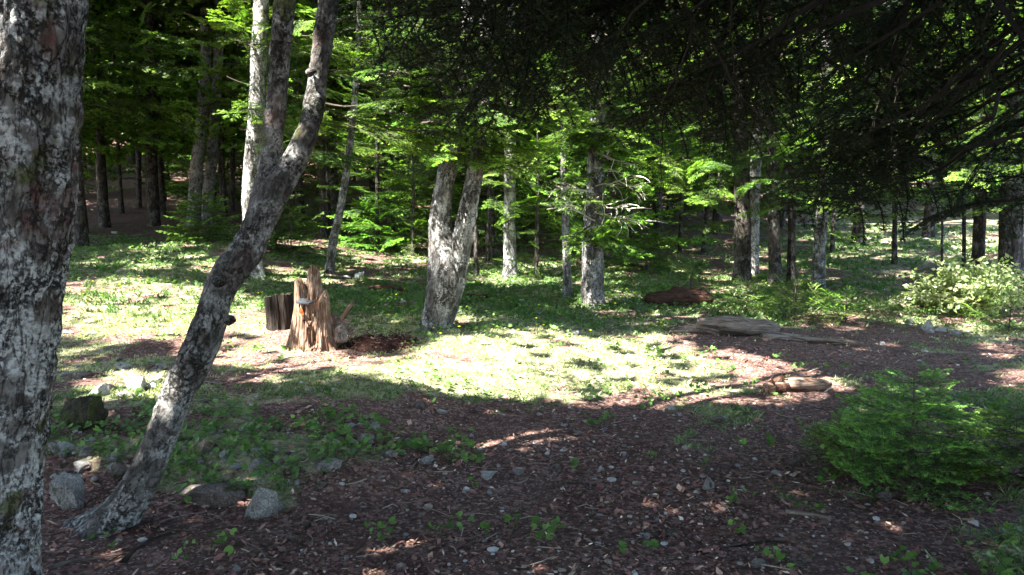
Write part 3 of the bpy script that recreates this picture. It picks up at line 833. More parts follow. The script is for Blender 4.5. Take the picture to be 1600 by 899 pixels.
while yv < 62:
    stepx = 2.6 + (yv - 17) * 0.05
    xlim = 0.70 * yv + 3
    xv = -xlim + rnd.uniform(0, stepx)
    while xv < xlim:
        x = xv + rnd.uniform(-0.9, 0.9); y = yv + rnd.uniform(-1.1, 1.1)
        ok = all((x - a[0]) ** 2 + (y - a[1]) ** 2 > 1.3 ** 2 for a in TALL)
        sunny = x > 0.42 * y and y < 27
        if -.50 * y < x < -.29 * y and y < 22: ok = False
        if ok and not sunny and rnd.random() < 0.93:
            z = groundz(x, y)
            left_void = x < -0.2 * y and y < 30
            o = link('background_fir', None, loc=(x, y, z), rot=(0, 0, rnd.uniform(0, 6.28)),
                     label=('dark trunked fir in deep shade ' if left_void else ('dense fir ' if y < 26 else 'farther dense fir ' if y < 38 else 'farthest fir high on the slope ')) + where_px(float(to_px(x, y, z + 1)[0])), cat='tree', group='firs of the wooded slope')
            s = rnd.uniform(0.85, 1.15)
            low = (not left_void) and rnd.random() < 0.86
            tw = rnd.uniform(.6, 1.1) if left_void else .55 if low else .8
            link('trunk', far_trunk, o, scale=(tw, tw, 1))
            if low: link('crown', CROWN_FARLOW[k % 2], o, scale=s)
            if not low or yv > 30: link('crown', CROWN_FAR[k % 3], o, scale=s)
            if left_void or rnd.random() < .55: link('upper_crown', COVER[k % 2], o)
            k += 1
        xv += stepx * rnd.uniform(0.8, 1.2)
    yv += 2.4 + (yv - 17) * 0.05

# low sprays hanging in front of the middle trees
def spray(parent, p0, p1, p2, width, seed, lod=1, tipcol=1.2, r0=0.012, name='branch', mats=MATS, **kw):
    o = np.array(parent.location)
    pts = [p0, (p0 + p1 * 2) / 3, p1, (p1 + p2) / 2, p2]
    A = fir_branch(np.array(pts) - o, width, lod, seed, tipcol=tipcol, r0=r0, **kw)
    return link(name, A.mesh(name, mats), parent)
sd = 300
for par, a, b, c, wd_ in [
    (double, (700, 170, 8.6), (740, 180, 8.1), (800, 215, 7.7), .35), (double, (705, 150, 8.6), (770, 165, 8.3), (850, 178, 8.0), .35),
    (double, (740, 190, 8.5), (800, 215, 8.3), (880, 238, 8.1), .4), (double, (740, 210, 8.5), (720, 205, 8.0), (690, 235, 7.6), .3),
    (double, (700, 160, 8.6), (650, 170, 8.4), (610, 200, 8.2), .3), (double, (745, 200, 8.5), (760, 230, 8.2), (765, 262, 7.9), .25),
    (double, (745, 160, 8.5), (820, 170, 8.6), (900, 205, 8.6), .35), (double, (748, 130, 8.5), (840, 130, 8.4), (910, 150, 8.3), .35),
    (t4, (930, 300, 10.4), (970, 310, 10.1), (1010, 350, 9.8), .35), (t4, (930, 355, 10.4), (960, 375, 10.0), (1000, 398, 9.6), .3),
    (t4, (925, 350, 10.4), (900, 370, 10.0), (885, 408, 9.7), .28), (t4, (928, 270, 10.4), (900, 280, 10.0), (868, 330, 9.7), .35),
    (t4, (932, 250, 10.4), (970, 262, 10.0), (1020, 300, 9.7), .38), (t4, (930, 340, 10.4), (945, 365, 9.9), (955, 385, 9.6), .28),
    (t4, (930, 200, 10.4), (970, 205, 10.0), (1030, 230, 9.7), .4), (t4, (930, 210, 10.4), (890, 225, 10.0), (850, 255, 9.7), .4)]:
    sd += 1
    spray(par, P(*a), P(*b), P(*c), wd_, sd)
for px, py, d, r in [(760, 180, 8, .22), (800, 210, 7.9, .2), (860, 240, 8.1, .22), (850, 185, 8.1, .15), (700, 215, 7.8, .12), (640, 180, 8.3, .15), (900, 205, 8.6, .15), (970, 310, 10, .22), (960, 380, 9.8, .2), (895, 380, 9.8, .15),
                     (890, 300, 9.9, .15), (1000, 290, 9.9, .15), (928, 350, 10.2, .10), (925, 430, 10.2, .12), (926, 460, 10.2, .1), (935, 260, 10.2, .08), (690, 330, 8.4, .10), (680, 400, 8.3, .12), (690, 460, 8.3, .12), (700, 300, 8.4, .08), (735, 290, 8.3, .08), (720, 420, 8.3, .06),
                     (797, 400, 13.7, .25), (797, 425, 13.7, .2), (887, 440, 10.9, .1), (535, 310, 14.5, .12), (518, 400, 14.5, .12), (393, 320, 12.4, .35), (398, 240, 12.4, .4), (402, 150, 12.4, .35), (408, 60, 12.4, .25), (396, 390, 12.4, .1)]:
    gp_pt(px, py, d, r)
HB = [local_branch(2.0, .6, 1, 710 + i, tipcol=.6) for i in range(3)]
HB = [mesh('branch', b_[0], b_[1], MATS, b_[2], b_[3]) for b_ in HB]
BRT = [local_branch(1.5, .5, 1, 810 + i, tipcol=1.3, droop=.35, new=np.array([.23, .41, .055])) for i in range(4)]
BRT = [mesh('branch', b_[0], b_[1], MATS, b_[2], b_[3]) for b_ in BRT]
def hang_branch(root, meshes, tip, dirn, sc, wide=1.0, roll=0.0, L=2.0):
    dirn = unit(np.array(dirn, float)); base = np.array(tip) - dirn * L * sc - np.array(root.location)
    az = math.atan2(dirn[1], dirn[0]); pt = -math.asin(dirn[2])
    return link('branch', meshes[rnd.randrange(len(meshes))], root, loc=base, rot=(roll, pt, az), scale=(sc, sc * wide, sc))
host = [o_ for o_ in bpy.data.objects if o_.name.startswith('forest_tree') and 'black trunk behind' in o_.get('label', '')][0]
host2 = [o_ for o_ in bpy.data.objects if o_.name.startswith('forest_tree') and 'broad black trunk' in o_.get('label', '')][0]
def tier(root, n, x0, x1, y0, y1, d0, d1, pg=.7, sc=(.5, .95), gr=(.18, .4), lib=None):
    for _ in range(n):
        tip = P(rnd.uniform(x0, x1), rnd.uniform(y0, y1), rnd.uniform(d0, d1))
        h = np.array([tip[0] - root.location[0] + rnd.gauss(0, .25), tip[1] - root.location[1] + rnd.gauss(0, .25) - .2, 0]); h /= np.linalg.norm(h)
        s_ = rnd.uniform(*sc)
        hang_branch(root, lib or BRT, tip, (h[0], h[1], rnd.uniform(-.35, .1)), s_, 1, rnd.gauss(0, .35), 1.5)
        if rnd.random() < pg: gap(tip - np.array([h[0], h[1], 0]) * .3 * s_, rnd.uniform(*gr))
tier(double, 26, 600, 900, 125, 250, 7.7, 9.2)
tier(double, 6, 680, 830, 200, 260, 7.7, 8.4)
tier(t4, 16, 860, 1060, 180, 330, 9.6, 10.6)
tier(t4, 8, 890, 1010, 340, 395, 9.7, 10.3, sc=(.35, .6))
FT = {o_['label']: o_ for o_ in bpy.data.objects if o_.get('label')}
def byl(t_): return [o_ for l_, o_ in FT.items() if t_ in l_][0]
tier(byl('straight tree with bright white'), 22, 330, 600, 10, 200, 11.5, 13.5, .6)
tier(byl('straight grey trunk in the shade behind'), 34, 125, 380, 0, 230, 17, 22, .6, (.8, 1.5), (.3, .7))
tier(byl('right stem of the two pale'), 16, 250, 450, 20, 200, 16, 20, .6, (.8, 1.3), (.3, .6))
tier(byl('thin pale grey tree leaning right'), 20, 480, 680, 60, 260, 13, 15.5, .6)
tier(byl('dark trunk behind the right-hand sprays'), 18, 980, 1130, 60, 330, 13, 16, .7, (.6, 1.2), (.25, .5))
tier(byl('thin leaning trunk in front of the sunny'), 8, 1040, 1140, 240, 340, 12, 14, .8)
tier(byl('short sunlit pale trunk'), 14, 740, 900, 120, 330, 12.5, 14.5, .6)
tier(byl('dark straight trunk with sunny turf'), 14, 1200, 1420, 150, 330, 9.5, 12, .25)
tier(byl('broad black trunk above the pale'), 10, 1480, 1640, 0, 240, 8, 10, .35)
tier(byl('broad black trunk above the pale'), 16, 1400, 1630, -20, 60, 5.5, 7.5, .9, (.4, .8))
tier(byl('broad black trunk above the pale'), 8, 1530, 1640, 150, 240, 5.5, 7, .9, (.4, .7))
tier(double, 34, 570, 900, 40, 190, 7.3, 9.2, 0, lib=HB)
tier(double, 8, 660, 800, 150, 230, 7.5, 8.3, .9, (.4, .7))
tier(double, 12, 690, 890, 165, 262, 7.3, 8.2, 1, (.4, .75), (.35, .55))
tier(t4, 12, 870, 1020, 270, 400, 9.5, 10.2, 1, (.4, .7), (.35, .5))
tier(t4, 26, 850, 1060, 30, 230, 9.2, 10.8, 0, lib=HB)
tier(byl('short sunlit pale trunk'), 12, 745, 880, 200, 350, 12.3, 13.4, .9, (.5, .8), (.25, .5))
tier(byl('straight tree with bright white'), 14, 440, 620, 60, 260, 11.5, 13.5, .2, lib=HB)
tier(host, 26, 1060, 1420, 20, 340, 8.5, 12, .35, (.5, .9), (.2, .4))
tier(host2, 14, 1400, 1640, 20, 300, 8, 11, .45, (.5, .9), (.2, .4))
for o_ in [q for q in bpy.data.objects if q.name.startswith('forest_tree')]:
    left_ = o_.location[0] < -.2 * o_.location[1]
    for k_ in range(9 if not left_ else 7):
        zt_ = rnd.uniform(3.4, 7.0) if left_ else rnd.uniform(1.9, 5.5); az_ = rnd.uniform(0, 6.28); s_ = rnd.uniform(.6, 1.15)
        dn = np.array([math.cos(az_), math.sin(az_), rnd.uniform(-.4, 0)]); b0_ = np.array(o_.location) + [0, 0, zt_]
        hang_branch(o_, BRT if k_ % 2 else HB, b0_ + unit(dn) * 1.5 * s_, dn, s_, 1, rnd.gauss(0, .3), 1.5)
        if k_ % 2 and rnd.random() < .6: gap(b0_ + unit(dn) * s_, rnd.uniform(.2, .45))
for _ in range(300):
    y_ = rnd.uniform(14, 42); gap(np.array([rnd.uniform(-.66, .66) * y_, y_, groundz(0, y_) + rnd.uniform(2.5 if y_ < 24 else 1.0, 8.0)]), rnd.uniform(.25, .9), .95)
# bare curly twigs
def dead_twigs(parent, specs, seed, col=(0.55, 0.50, 0.44)):
    rg = np.random.default_rng(seed); o = np.array(parent.location)
    for a, b, n in specs:
        A = Acc()
        p, q = P(*a) - o, P(*b) - o
        u = np.linspace(0, 1, 12)[:, None]
        main = p + (q - p) * u + np.cumsum(rg.normal(0, .012, (12, 3)), 0)
        sticks(A, np.stack([main[:-1], main[1:]], 1), .010, .008, 0, col)
        for _ in range(n):
            k = rg.integers(2, 11); c = main[k]; dirn = unit(q - p + rg.normal(0, .25, 3)); seg = []
            bend = rg.normal(0, .35, 3); bend[2] = -abs(bend[2]) * .6; L = rg.uniform(.1, .4)
            for j in range(7):
                c2 = c + dirn * L / 7; seg.append([c, c2]); c = c2; dirn = unit(dirn + bend * .45 + rg.normal(0, .12, 3))
            sticks(A, seg, np.linspace(.0065, .004, 7), np.linspace(.006, .003, 7), 0, col)
        link('dead_branch', A.mesh('dead_branch', MATS), parent)
dead_twigs(t4, [((930, 262, 10.3), (1002, 268, 9.9), 6), ((930, 290, 10.3), (1010, 292, 9.8), 16), ((930, 330, 10.3), (1000, 345, 9.9), 18), ((928, 300, 10.3), (868, 290, 9.9), 12),
                ((928, 345, 10.3), (882, 318, 9.9), 14), ((930, 240, 10.3), (1005, 262, 9.9), 4), ((930, 318, 10.2), (985, 322, 9.7), 12)], 5)
for px, py in [(990, 280), (990, 300), (970, 330), (890, 310), (880, 340), (1000, 350)]: gp_pt(px, py, 9.9, .3)
dead_twigs(bpy.data.objects['forest_tree'], [((241, 190, 20), (130, 160, 20), 10)], 9, (0.25, 0.22, 0.19))

# ------------------------------------------------------------------ young firs in the clearing
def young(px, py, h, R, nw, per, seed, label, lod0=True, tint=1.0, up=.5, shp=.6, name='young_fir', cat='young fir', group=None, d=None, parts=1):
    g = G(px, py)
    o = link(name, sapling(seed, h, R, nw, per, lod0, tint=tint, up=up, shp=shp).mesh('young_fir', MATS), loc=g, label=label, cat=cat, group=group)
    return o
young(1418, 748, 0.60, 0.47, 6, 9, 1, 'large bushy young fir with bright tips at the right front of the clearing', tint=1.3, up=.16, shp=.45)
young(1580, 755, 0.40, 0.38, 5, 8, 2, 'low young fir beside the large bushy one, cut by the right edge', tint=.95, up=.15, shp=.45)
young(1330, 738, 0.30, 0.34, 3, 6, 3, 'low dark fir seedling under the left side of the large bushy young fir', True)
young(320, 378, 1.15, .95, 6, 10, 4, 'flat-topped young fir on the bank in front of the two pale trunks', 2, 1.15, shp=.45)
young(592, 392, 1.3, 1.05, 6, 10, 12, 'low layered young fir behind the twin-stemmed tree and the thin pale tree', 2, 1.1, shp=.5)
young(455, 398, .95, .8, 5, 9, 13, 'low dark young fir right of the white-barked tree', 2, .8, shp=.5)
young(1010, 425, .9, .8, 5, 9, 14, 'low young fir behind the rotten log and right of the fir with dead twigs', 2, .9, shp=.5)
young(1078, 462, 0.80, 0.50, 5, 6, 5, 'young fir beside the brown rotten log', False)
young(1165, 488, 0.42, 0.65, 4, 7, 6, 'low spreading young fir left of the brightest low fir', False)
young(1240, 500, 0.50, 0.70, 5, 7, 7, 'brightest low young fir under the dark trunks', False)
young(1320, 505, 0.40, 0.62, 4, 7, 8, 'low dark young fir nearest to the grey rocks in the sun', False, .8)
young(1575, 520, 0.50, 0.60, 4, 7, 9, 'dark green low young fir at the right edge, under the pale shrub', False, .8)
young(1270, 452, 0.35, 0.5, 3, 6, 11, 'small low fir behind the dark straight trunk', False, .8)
for px, py, h, r in [(1440, 610, .5, .12), (1400, 600, .55, .12), (1500, 640, .3, .14), (1450, 660, .3, .1), (1590, 680, .4, .16), (1340, 640, .3, .1), (1550, 640, .2, .1)]: gap(P(px, py, 4.1), r + .08, .85)
for px, py, d, r in [(1080, 405, 11.5, .3), (1250, 460, 9.5, .6), (1165, 470, 9.8, .3), (1200, 465, 10, .2), (1300, 470, 10, .2), (1330, 485, 10, .15), (318, 335, 18.0, 1.5), (592, 350, 16, .7), (310, 290, 22, .6), (330, 250, 22, .6), (305, 330, 23, .5), (241, 300, 24, .3), (290, 335, 19, .4), (360, 330, 19, .3), (1500, 450, 10.5, .7), (1560, 460, 10, .6), (1570, 500, 9.5, .3), (1440, 460, 11, .4)]: gp_pt(px, py, d, r, .85)

# pale broadleaf shrub at the right
def leaf_cloud(A, C, size, cols, rg, m=1, droop=0.3):
    n = len(C)
    d = unit(rg.normal(0, 1, (n, 3)) * np.array([1, 1, .5]) - [0, 0, droop])
    s = unit(np.cross(d, rg.normal(0, 1, (n, 3))))
    l = (size * rg.uniform(.7, 1.3, (n, 1))); wv = s * l * .28
    V = np.stack([C, C + d * l * .45 + wv, C + d * l, C + d * l * .45 - wv], 1).reshape(-1, 3)
    b = np.arange(n)[:, None] * 4
    T = cols[rg.integers(0, len(cols), n)] * rg.uniform(.8, 1.2, (n, 1))
    A.add(V, np.concatenate([b + [0, 1, 2], b + [0, 2, 3]]), m, np.repeat(T, 4, 0))
def shrub(px, py, R, h, n, seed, label, cols):
    rg = np.random.default_rng(seed); g = G(px, py); A = Acc(); C = []
    for _ in range(n):
        az = rg.uniform(0, 6.28); r = R * rg.uniform(.2, 1); tip = np.array([math.cos(az) * r, math.sin(az) * r, h * rg.uniform(.45, 1) * (1 - .4 * (r / R) ** 2)])
        u = np.linspace(0, 1, 7)[:, None]; path = tip * u + np.array([0, 0, 1]) * (u * (1 - u)) * h * .4
        sticks(A, np.stack([path[:-1], path[1:]], 1), .006, .004, 0, (.16, .13, .1))
        C.append(path[2:].repeat(9, 0) + rg.normal(0, .045, (45, 3)))
    leaf_cloud(A, np.concatenate(C), .075, np.array(cols), rg)
    link('leafy_shrub', A.mesh('leafy_shrub', [M_TWIG, M_HERB]), loc=g, label=label, cat='shrub')
PALE = [(.24, .30, .14), (.30, .35, .19), (.15, .22, .08)]
shrub(1530, 492, 0.85, 0.72, 90, 1, 'pale green leafy shrub in sunlight behind the grey rocks', PALE)
shrub(1455, 482, 0.42, 0.42, 26, 2, 'smaller pale shrub left of the big pale leafy shrub', PALE)

# ------------------------------------------------------------------ dark branches hanging over the clearing from a fir beside the camera
near_root = link('overhanging_fir', None, loc=(1.15, -0.9, groundz(1.15, -0.9)), label='dark fir whose branches hang over the camera across the top right', cat='tree')
rows = np.array([[0, 0, -.3, .3], [0, 0, .5, .24], [0.05, 0, 5, .19], [0, 0, 13, .05]])
link('trunk', tube_mesh('trunk', [tube(rows, 20, .12, .012, 12, .05)], M_FIR), near_root)
TALL.append((1.15, -.9, near_root, 1.15, -.9))
NO = np.array([0.014, 0.026, 0.014]); NNW = np.array([0.035, 0.062, 0.024])  # needle colours darkened, so the overhang's shade is painted into the tint
NEAR = []
for i in range(6):
    rg = np.random.default_rng(500 + i); u = np.linspace(0, 1, 8)
    y_ = np.cumsum(rg.normal(0, .05, 8)); y_ -= y_[0]
    pth = np.stack([u * 2.0, y_, -.10 * u - .22 * u * u], 1)
    A = fir_branch(pth, .62, 0, 510 + i, tipcol=.4, droop=.45, bare=.16, r0=.0105, dens=.68, wood=(.012, .010, .009), old=NO, new=NNW, rg=rg)  # stem nearly black: shade put into the wood colour
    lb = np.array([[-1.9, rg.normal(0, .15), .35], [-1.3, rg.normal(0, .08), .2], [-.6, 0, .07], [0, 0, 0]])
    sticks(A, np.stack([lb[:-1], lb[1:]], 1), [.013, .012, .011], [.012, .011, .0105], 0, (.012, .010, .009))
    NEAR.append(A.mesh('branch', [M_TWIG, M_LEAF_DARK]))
def lower_edge(px): return float(np.interp(px, [540, 640, 720, 860, 1000, 1090, 1250, 1400, 1500, 1620], [60, 150, 165, 160, 165, 235, 290, 325, 290, 270]))
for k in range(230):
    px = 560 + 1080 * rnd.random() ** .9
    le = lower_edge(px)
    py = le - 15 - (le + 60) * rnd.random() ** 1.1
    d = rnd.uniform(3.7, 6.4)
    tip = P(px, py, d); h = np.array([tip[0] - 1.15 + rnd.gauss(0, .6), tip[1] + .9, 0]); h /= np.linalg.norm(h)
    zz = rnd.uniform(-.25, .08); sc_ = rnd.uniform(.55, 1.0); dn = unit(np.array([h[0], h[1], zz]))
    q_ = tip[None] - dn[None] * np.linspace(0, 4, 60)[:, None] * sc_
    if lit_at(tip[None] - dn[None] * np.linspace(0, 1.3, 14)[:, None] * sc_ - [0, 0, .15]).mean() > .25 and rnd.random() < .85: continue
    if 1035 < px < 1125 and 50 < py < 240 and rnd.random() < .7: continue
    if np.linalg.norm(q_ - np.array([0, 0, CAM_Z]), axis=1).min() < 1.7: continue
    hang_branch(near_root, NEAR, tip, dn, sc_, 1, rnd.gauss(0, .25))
# bare hanging twigs of the same tree
rg = np.random.default_rng(77); o = np.array(near_root.location)
for k in range(26):
    px = rg.uniform(850, 1560); A = Acc(); d = rg.uniform(3, 4.6)
    c = P(px, rg.uniform(-20, 160), d) - o; dirn = unit(np.array([rg.normal(0, .5), .4, -.6])); seg = []
    L = rg.uniform(.3, .75)
    for j in range(12):
        c2 = c + dirn * L / 12; seg.append([c, c2]); c = c2; dirn = unit(dirn + rg.normal(0, .13, 3) + np.array([0, 0, -.07]))
    sticks(A, seg, np.linspace(.0055, .002, 12), np.linspace(.005, .0018, 12), 0, (.03, .025, .02))
    for j in range(1, 11, 2):
        e = unit(np.array(seg[j][1]) - seg[j][0] + rg.normal(0, .6, 3)); f0 = np.array(seg[j][1]); sg2 = []
        for _ in range(4): sg2.append([f0, f0 + e * .035]); f0 = f0 + e * .035; e = unit(e + rg.normal(0, .2, 3))
        sticks(A, sg2, .0022, .0014, 0, (.03, .025, .02))
    link('bare_twig', A.mesh('bare_twig', [M_TWIG, M_LEAF_DARK]), near_root)

# dark layered fir behind the dark overhang, right side
hang = [(1210, 1206, 300, 10.6), (1330, 1300, 250, 9.5), (1180, 1190, 230, 10), (1420, 1400, 270, 9), (1550, 1540, 240, 9.5), (1100, 1090, 180, 9.5)]
rgf = bpy.data.objects
for i in range(70):
    hst = host if i % 2 else host2
    bx = rnd.uniform(1080, 1420) if i % 2 else rnd.uniform(1360, 1650)
    y0 = rnd.uniform(60, 345)
    if bx > 1290 and bx < 1440: y0 = min(y0, 310)
    dd = hst.location[1] - rnd.uniform(-.5, 3)
    tip = P(bx, y0, dd); hx = tip[0] - hst.location[0] + rnd.gauss(0, .5); hy = -abs(rnd.gauss(0, .9)) - .2
    hang_branch(hst, HB, tip, (hx, hy, rnd.uniform(-.45, .02) * math.hypot(hx, hy)), rnd.uniform(.5, .95), 1, rnd.gauss(0, .3))
# ------------------------------------------------------------------ unseen trees added around the clearing to shade its floor
rt = random.Random(3); made = 0
for _ in range(4000):
    if made >= 30: break
    x, y = rt.uniform(-17, 10), rt.uniform(-12, 12)
    if y > 0 and abs(x) < .72 * y + 1.9: continue
    if x * x + y * y < 2.0 or any((x - a_[0]) ** 2 + (y - a_[1]) ** 2 < 2.0 ** 2 for a_ in TALL): continue
    tp = np.stack([np.full(60, x), np.full(60, y), groundz(x, y) + np.linspace(.5, 9, 60)], 1)
    if (lit_at(tp) > 0).mean() > .05: continue
    made += 1
    o = link('surrounding_tree', None, loc=(x, y, groundz(x, y)), label='tall tree of the wood around the clearing, its crown casting shade', cat='tree', group='tall trees around the clearing')
    link('trunk', far_trunk, o)
    TALL.append((x, y, o, x, y))

# unseen upper crowns: clumps of needles added for shade, cut open where sun is wanted
CG = 0.2; COVN = np.zeros((int(80 / CG), int(80 / CG)), int)
def cover_add(C):
    u, v_ = uv(C); i = ((v_ + 20) / CG).astype(int); j = ((u + 40) / CG).astype(int)
    ok = (i >= 0) & (j >= 0) & (i < COVN.shape[0]) & (j < COVN.shape[1]); np.add.at(COVN, (i[ok], j[ok]), 1)
def fill_canopy():
    """unseen clumps of needles added to shade the floor where crowns leave holes; each hung on its nearest tree"""
    rg = np.random.default_rng(99); T_ = np.array([(a[0], a[1]) for a in TALL]); ex = {}
    vv, uu = np.meshgrid(np.arange(-1, 30, CG), np.arange(-17, 19, CG), indexing='ij')
    pts = np.stack([uu.ravel(), vv.ravel()], 1)
    pts = pts[np.abs(pts[:, 0]) < .72 * np.maximum(pts[:, 1], 0) + 5]
    need_pts = []
    for need in range(5):
        p = pts + rg.uniform(0, CG, pts.shape)
        i = ((p[:, 1] + 20) / CG).astype(int); j = ((p[:, 0] + 40) / CG).astype(int)
        prob = np.where(p[:, 1] > 15, .82, .97)
        need_pts.append(p[(COVN[i, j] <= need) & (rg.random(len(p)) < prob)])
    p = np.concatenate(need_pts)
    best = np.full(len(p), 1e9); bz = np.zeros(len(p)); bt = np.zeros(len(p), int)
    for _ in range(10):
        z = rg.uniform(4.5, 12.5, len(p)); x = p[:, 0] + S[0] / S[2] * z; y = p[:, 1] + S[1] / S[2] * z
        D = np.hypot(x[:, None] - T_[None, :, 0], y[:, None] - T_[None, :, 1]); k = D.argmin(1); d = D[np.arange(len(p)), k]
        bad = (y > 0) & (z < CAM_Z + .29 * y + .6); d = np.where(bad, 1e8, d)
        m = d < best; best[m] = d[m]; bz[m] = z[m]; bt[m] = k[m]
    ok = best < 6.5
    x = p[:, 0] + S[0] / S[2] * bz; y = p[:, 1] + S[1] / S[2] * bz
    C = np.stack([x, y, bz], 1)[ok]; bt = bt[ok]
    for k in np.unique(bt): ex[int(k)] = C[bt == k]
    return ex
def upper_crown(x, y, tx, ty, seed, zb, zt, R, nb, extra=None, only_cover=False):
    rg = np.random.default_rng(seed); A = Acc()
    Cs, Ds = [], []; seg = []
    for b in range(nb):
        f = (b + rg.uniform(0, 1)) / nb
        z = zb + (zt - zb) * f
        L = R * (1 - f) ** .55 * rg.uniform(.7, 1.1) + .3
        az = b * 2.4 + rg.normal(0, .3)
        dr = np.array([math.cos(az), math.sin(az), rg.normal(-.05, .12)]); sdv = np.array([-dr[1], dr[0], 0])
        cx, cyy = x + (tx - x) * f, y + (ty - y) * f
        p = np.array([cx, cyy, z])
        u = np.linspace(0, 1, 6)
        seg.append(np.stack([p + np.outer(u[:-1] * L, dr), p + np.outer(u[1:] * L, dr)], 1))
        n = int(30 * L)
        uu = np.sqrt(rg.uniform(0.02, 1, n)); wv = rg.uniform(-1, 1, n) * L * .42 * (1.08 - uu)
        C = p + np.outer(uu * L, dr) + np.outer(wv, sdv) + rg.normal(0, .05, (n, 3))
        Cs.append(C); Ds.append(unit(dr + np.sign(wv)[:, None] * sdv * .8 + rg.normal(0, .2, (n, 3))))
    C = np.concatenate(Cs); D = np.concatenate(Ds)
    if extra is not None:
        C = np.concatenate([C, extra]); e_ = extra - np.array([x, y, 0]); e_[:, 2] = 0
        D = np.concatenate([D, unit(unit(e_) + rg.normal(0, .4, e_.shape))])
        q_ = extra[::14]; seg.append(np.stack([np.stack([np.full(len(q_), x), np.full(len(q_), y), q_[:, 2] + .3], 1), q_], 1))
    lit = np.maximum(lit_at(C), lit_at(C + D * .16))
    keep = rg.uniform(0, 1, len(C)) > np.where(lit > 0, .93 * lit + .05, 0)
    # natural thin spots
    keep &= ~((fbm(np.stack([*uv(C), 0 * C[:, 0]], -1) * .9 + 5, 3) > .42) & (C[:, 1] > 9))
    C, D = C[keep], D[keep]
    sg = np.concatenate(seg); sg = sg[lit_at(sg.mean(1)) < .5]
    if only_cover: cover_add(C + D * .1); return None
    n = len(C)
    sdv = unit(np.cross(D, rg.normal(0, .3, (n, 3)) + [0, 0, 1]))
    T = []; 
    for ang in (-.7, 0, .7):
        e = unit(D * math.cos(ang) + sdv * math.sin(ang)); l = rg.uniform(.18, .34, (n, 1)); q = np.cross(e, unit(rg.normal(0, .4, (n, 3)) + [0, 0, 1])) * .085
        V = np.stack([C - q, C + q, C + e * l], 1).reshape(-1, 3)
        b = np.arange(n)[:, None] * 3
        A.add(V, b + [0, 1, 2], 1, np.repeat(OLD[None] * rg.uniform(.8, 1.6, (n, 1)), 3, 0))
    if len(sg): sticks(A, sg, .02, .015, 0, (.08, .065, .055))
    return A
EXTRA = {}
for ps in (0, 1):
    for i, (x, y, root, tx, ty) in enumerate(TALL):
        zb = 4.2 if y < 12 else 5.5
        if y > 16: zb = 6.5
        zb = max(zb, CAM_Z + 0.27 * max(y, 0) + 1.2) if y < 14 else zb
        A = upper_crown(x, y, tx, ty, 900 + i, zb, 13.5, 3.3, 30 if y < 14 else 22, EXTRA.get(i), ps == 0)
        if ps:
            V, F, M, T = A.raw(); V = V - np.array(root.location)
            link('upper_crown', mesh('upper_crown', V, F, MATS, M, T), root)
    if ps == 0: EXTRA = fill_canopy(); print('EXTRA', sum(len(v) for v in EXTRA.values()))

# ------------------------------------------------------------------ stumps and dead wood
def stump_mesh(name, hf, rf, nseg, nz, mat, seed=0, disp=.02, hollow=.6, taper=True):
    """hf(angle) -> rim height, rf(angle, f) -> radius; outer skin, rim and inner hollow"""
    a = np.linspace(0, 2 * math.pi, nseg, endpoint=False)
    hh = hf(a); f = np.linspace(0, 1, nz)
    A_, Fz = np.meshgrid(a, f)
    Rr = rf(A_, Fz); Zz = hh[None] * Fz - .12 * (1 - Fz)
    q = np.stack([np.cos(A_) * 4, np.sin(A_) * 4, Zz * 1.3], -1) + seed
    rid = fbm(q * np.array([1.0, 1.0, 1.7]), 4, .6)
    Rr = Rr * (1 + disp * 6 * rid)
    out = np.stack([Rr * np.cos(A_), Rr * np.sin(A_), Zz], -1)
    m2 = nz // 2; g = np.linspace(0, 1, m2)[1:]
    A2, G2 = np.meshgrid(a, g)
    Rin = Rr[-1][None] * (1 - .22 - .5 * G2) + .004
    Zin = hh[None] * (1 - G2 * hollow) + .02 * fbm(np.stack([np.cos(A2) * 9, np.sin(A2) * 9, G2 * 3], -1), 2)
    inn = np.stack([Rin * np.cos(A2), Rin * np.sin(A2), Zin], -1)
    V = np.concatenate([out.reshape(-1, 3), inn.reshape(-1, 3)]); m = nz + m2 - 1
    i = np.arange(m - 1)[:, None] * nseg; j = np.arange(nseg)[None]; k = (j + 1) % nseg
    F = np.stack([i + j, i + k, i + nseg + k, i + nseg + j], -1).reshape(-1, 4)
    V = np.vstack([V, inn[-1].mean(0)]); c = len(V) - 1; r0 = (m - 1) * nseg
    ii = r0 + np.arange(nseg); jj = r0 + (np.arange(nseg) + 1) % nseg
    F = np.vstack([F, np.stack([ii, jj, np.full(nseg, c), np.full(nseg, c)], -1)])
    b = V * np.array([1, 1, 1.0])
    return mesh(name, V, quads_to_tris(F), mat, smooth=False, attr={'bco': b})
g = G(490, 545)
root = link('broken_stump', None, loc=g, label='tall splintered tree stump of reddish rotting wood with an orange mark', cat='tree stump')
def hf(a):
    front = np.cos(a + math.pi / 2)                                  # +1 towards the camera
    side = np.cos(a)
    h = .45 + .29 * sstep(.25, -.45, front) * np.exp(-((side + .05) / .55) ** 4) + .17 * sstep(-.45, -.85, side) + .05 * sstep(.6, .9, side)
    return h + .035 * fbm(np.stack([np.cos(a) * 5, np.sin(a) * 5, 0 * a], -1), 3) + .055 * fbm(np.stack([np.cos(a) * 18, np.sin(a) * 18, 0 * a], -1), 2)
